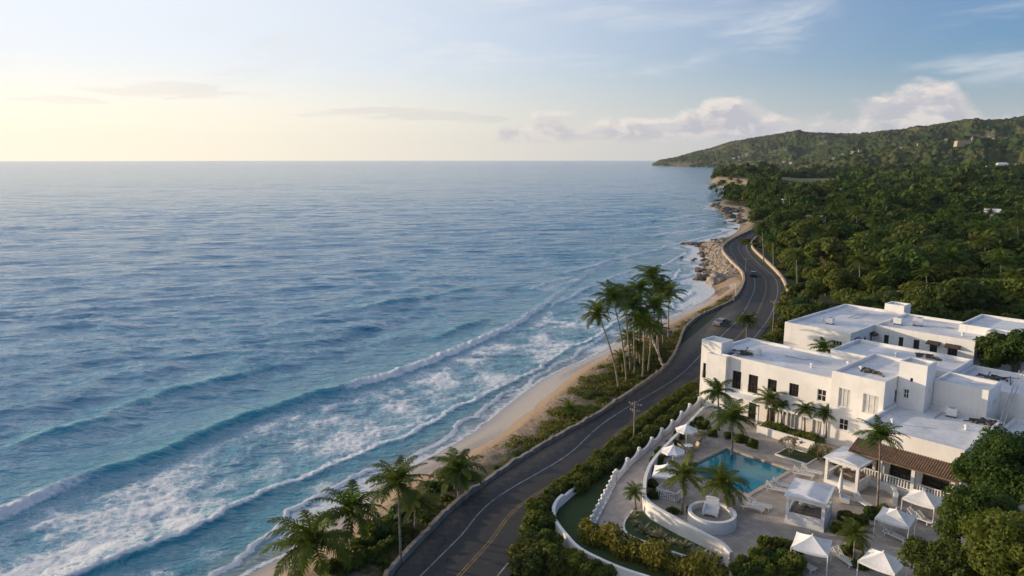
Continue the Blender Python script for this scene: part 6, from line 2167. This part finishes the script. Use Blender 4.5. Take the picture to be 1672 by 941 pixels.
# pale rubble slope under the bend: countless stones
mbV, mbQ, off = [], [], 0
bmesh = __import__('bmesh')
b0 = bmesh.new(); bmesh.ops.create_icosphere(b0, subdivisions=1, radius=1.0); b0.verts.ensure_lookup_table()
iv = np.array([v.co[:] for v in b0.verts]); iq = np.array([[v.index for v in f.verts] for f in b0.faces]); b0.free()
poly = [(p.x, p.y) for p in W([z33(*q) for q in [(270, 455), (400, 440), (395, 510), (430, 570), (480, 610), (510, 660), (505, 690), (430, 690), (300, 690), (260, 640), (290, 520)]], 1.2)]
px_, py_ = zip(*poly)
n = 2600
Xr = rg.uniform(min(px_), max(px_), n * 3); Yr = rg.uniform(min(py_), max(py_), n * 3)
ins_ = inside(Xr, Yr, poly); Xr, Yr = Xr[ins_], Yr[ins_]
Hr, _ = land_h(Xr, Yr)
for i in range(len(Xr)):
    s = abs(rg.normal(0, .32)) + .18
    v = iv * rg.uniform(.6, 1.15, (len(iv), 1)) * np.array([s * rg.uniform(.8, 1.5), s, s * .55]) + np.array([Xr[i], Yr[i], Hr[i] + .05])
    mbV.append(v); mbQ.append(iq + off); off += len(iv)
o = link('rubble', np_mesh('rubble', np.concatenate(mbV), np.concatenate(mbQ), MT['rock_pale']))
tag(o, 'pale stone rubble covering the shore below the road bend', 'rubble', None, 'stuff')
# palms crowding the point and shore: simple individuals
for k, (x, y) in enumerate([(1164, 299), (1170, 300), (1177, 299), (1184, 301), (1192, 299), (1199, 301), (1207, 300), (1214, 302), (1222, 301), (1180, 296), (1195, 295), (1210, 296), (1228, 305), (1236, 312), (1226, 318)]):
    b_ = G(x, y + 3, 9.0 if x < 1216 else 3.0); b_.z = height_at(b_.x, b_.y); hh = 9 + (k * 37 % 7)
    palm(b_, b_ + Vector((-1.5, 0, hh)), 5.2, 'distant coconut palm on the point beyond the black rocks', group='palms on the far point', rt=.3, nuts=False)


# ------------------------------------------------------------------ distant buildings
def house(loc, rz, w, d, h, label, roof='flat', wall=None, rmat=None, group='distant houses'):
    r = empty('house', loc, rz, label, 'house', group)
    mb = MB(); mb.box(-w / 2, w / 2, -d / 2, d / 2, -3, h)
    mb.build('wall', wall or MT['stucco'], r)
    mb = MB()
    if roof == 'flat':
        mb.box(-w / 2 - .3, w / 2 + .3, -d / 2 - .3, d / 2 + .3, h + .002, h + .35)
    else:
        rz_ = h + d * .28; e = .5
        for s in (-1, 1):
            mb.hexa([(-w / 2 - e, s * (d / 2 + e), h - .1), (w / 2 + e, s * (d / 2 + e), h - .1), (w / 2 + e, 0, rz_), (-w / 2 - e, 0, rz_),
                     (-w / 2 - e, s * (d / 2 + e), h + .1), (w / 2 + e, s * (d / 2 + e), h + .1), (w / 2 + e, 0, rz_ + .2), (-w / 2 - e, 0, rz_ + .2)])
        for s in (-1, 1):
            mb.face([(s * w / 2, -d / 2, h), (s * w / 2, d / 2, h), (s * w / 2, 0, rz_)])
    mb.build('roof', rmat or MT['roof'], r)
    nw = max(2, int(w / 3))
    for k in range(nw):
        x = -w / 2 + w * (k + .5) / nw
        mb = MB(); mb.box(x - .6, x + .6, -d / 2 - .05, -d / 2 + .02, h * .45, h * .8); mb.build('window', MT['glass'], r)
    return r


def far_at(px, py, D, lift=0):
    """point at depth D (m) seen at the survey point"""
    return at_depth(px, py, D) + Vector((0, 0, lift))


def on_ground(px, py, h):
    """where the survey ray comes down to roof height above the plain or the slopes"""
    for D in range(150, 2600, 5):
        p = at_depth(px, py, D)
        if p.z < height_at(p.x, p.y) + 8.0:
            return p - Vector((0, 0, h * .8))
    return p


for k, (x, y, D, w, d, h, rz, roof, lab) in enumerate([
    (1481, 309, 520, 16, 9, 4, -20, 'flat', 'long white flat roofed house among the trees below the hills'), (1620, 349, 290, 6, 5, 4, -35, 'gable', 'small white gabled house at the far right of the wood'),
    (1402, 405, 195, 4.5, 4, 2.6, -30, 'flat', 'tiny white hut in the bright clearing'), (1333, 356, 290, 8, 5, 3.2, -25, 'flat', 'white roofed shed half buried in the trees near the bend'),
    (1290, 329, 420, 9, 7, 4.5, -15, 'flat', 'grey flat roofed house above the shore road'), (1365, 313, 520, 8, 6, 3.5, -20, 'gable', 'small white house at the near end of the plain'),
    (1525, 318, 470, 5, 5, 3, -30, 'flat', 'small white hut in the trees inland of the long white house')]):
    house(on_ground(x, y, h), math.radians(rz), w, d, h, lab, roof)
hill_py = 470.5 - FPX * ((HILL[:, 2] - CAM_H) * _c + HILL[:, 1] * _s) / (HILL[:, 1] * _c - (HILL[:, 2] - CAM_H) * _s)
hill_px = 836 + FPX * HILL[:, 0] / (HILL[:, 1] * _c - (HILL[:, 2] - CAM_H) * _s)


def on_hill(px, py):
    """nearest hillside point along the survey ray"""
    m_ = (np.abs(hill_px - px) < 1.2) & (np.abs(hill_py - py) < 1.6)
    if not m_.any():
        return None
    q = HILL[m_]; q = q[np.argmin(np.hypot(q[:, 0], q[:, 1]))]
    return Vector(q)


rr = random.Random(8)
MT['pale_far'] = simple('faded_paint', (.50, .46, .40), (.38, .34, .30), .3, .9)
for k, (x, y) in enumerate([(1197, 258), (1206, 257), (1213, 255), (1218, 254), (1227, 253), (1228, 251.5), (1266, 248), (1282, 248), (1250, 262), (1292, 266), (1280, 264), (1330, 264), (1240, 263), (1210, 262), (1302, 262), (1222, 265), (1376, 252), (1383, 251), (1391, 249), (1405, 248), (1467, 240), (1470, 241), (1500, 236), (1352, 262), (1360, 258), (1545, 229), (1610, 228), (1622, 227)]):
    q = on_hill(x, y)
    if q is None or k % 3 == 2: continue
    D = q.y
    s = D / 2600
    house(q + Vector((0, 0, 1.0)), math.radians(rr.uniform(-50, 10)), rr.uniform(7, 11) * s, 7 * s, rr.uniform(2.5, 4) * s, 'pale house scattered over the far wooded hills', rr.choice(['flat', 'gable']), MT['stone_tan'] if k % 3 else MT['pale_far'], MT['pale_far'], group='pale houses on the far hills')
for k, (x, y, w, h, lab) in enumerate([(1622, 283, 20, 6, 'white house low on the near slope, seaward one of three in a row'), (1634, 281, 14, 7, 'white house low on the near slope, middle one of three in a row'), (1652, 279, 24, 7, 'long white house low on the near slope, inland one of three in a row')]):
    q = on_hill(x, y) or on_ground(x, y, h)
    s = q.y / 1230
    house(q + Vector((0, 0, 4)), math.radians(-15), w * s, 10 * s, h * s, lab, 'gable' if k == 1 else 'flat')
# pale buildings and the dry field on the plain below the hills
for k, (x, y) in enumerate([(1268, 276), (1275, 274), (1282, 277), (1290, 275), (1300, 277), (1312, 275), (1322, 276), (1334, 274), (1345, 275), (1356, 274), (1364, 275), (1372, 274)]):
    p_ = far_at(x, y, 1390 + 12 * (k % 4)); p_.z = height_at(p_.x, p_.y)
    house(p_, math.radians(rr.uniform(-40, 0)), rr.uniform(9, 20), 9, rr.uniform(6, 12), 'pale block in the hamlet beyond the dry field', rr.choice(['flat', 'flat', 'gable']), rr.choice([MT['stone_tan'], MT['stucco_grey'], MT['stone_tan']]), group='blocks of the hamlet beyond the field')
Vf = []
for i in range(14):
    r_ = 1010 + 320 * i / 13
    for j in range(14):
        px_f = 1266 + 136 * j / 13 + (6 * math.sin(i * 1.3) if j in (0, 13) else 0)
        yy = r_ / math.sqrt(1 + ((px_f - 836) / FPX * _c) ** 2); xx = (px_f - 836) / FPX * yy * _c
        Vf.append((xx, yy, height_at(xx, yy) + .9))
o = link('field', np_mesh('field', np.array(Vf), grid_quads(14, 14), simple('dry_field', (.21, .19, .07), (.15, .155, .055), .02, .95, c3=(.34, .25, .15), s3=.012, f3=.8)))
struct(o, 'dry pale field in the plain before the far hills', 'field')
# hilltop fort
c = on_hill(1574, 234) or far_at(1574, 233, 1830)
ft = empty('hill_fort', c, math.radians(-12), 'tan stone fort with a corner turret on the crest of the near hill', 'fort')
ft.scale = (.62, .62, .62)
mb = MB(); mb.hexa([(-22, -14, -8), (22, -14, -8), (22, 14, -8), (-22, 14, -8), (-20, -12, 9), (20, -12, 9), (20, 12, 9), (-20, 12, 9)]); mb.build('rampart', MT['stone_tan'], ft)
mb = MB()
for k in range(9): mb.box(-19 + k * 4.6, -16.5 + k * 4.6, -12.4, -11.2, 9.002, 11)
mb.build('battlement', MT['stone_tan'], ft)
mb = MB(); mb.lathe([(3.2, 0), (3.4, 9), (3.8, 9.4), (3.0, 11), (.3, 16)], (19, -11, 6), 10); mb.build('turret', MT['stone_tan'], ft)
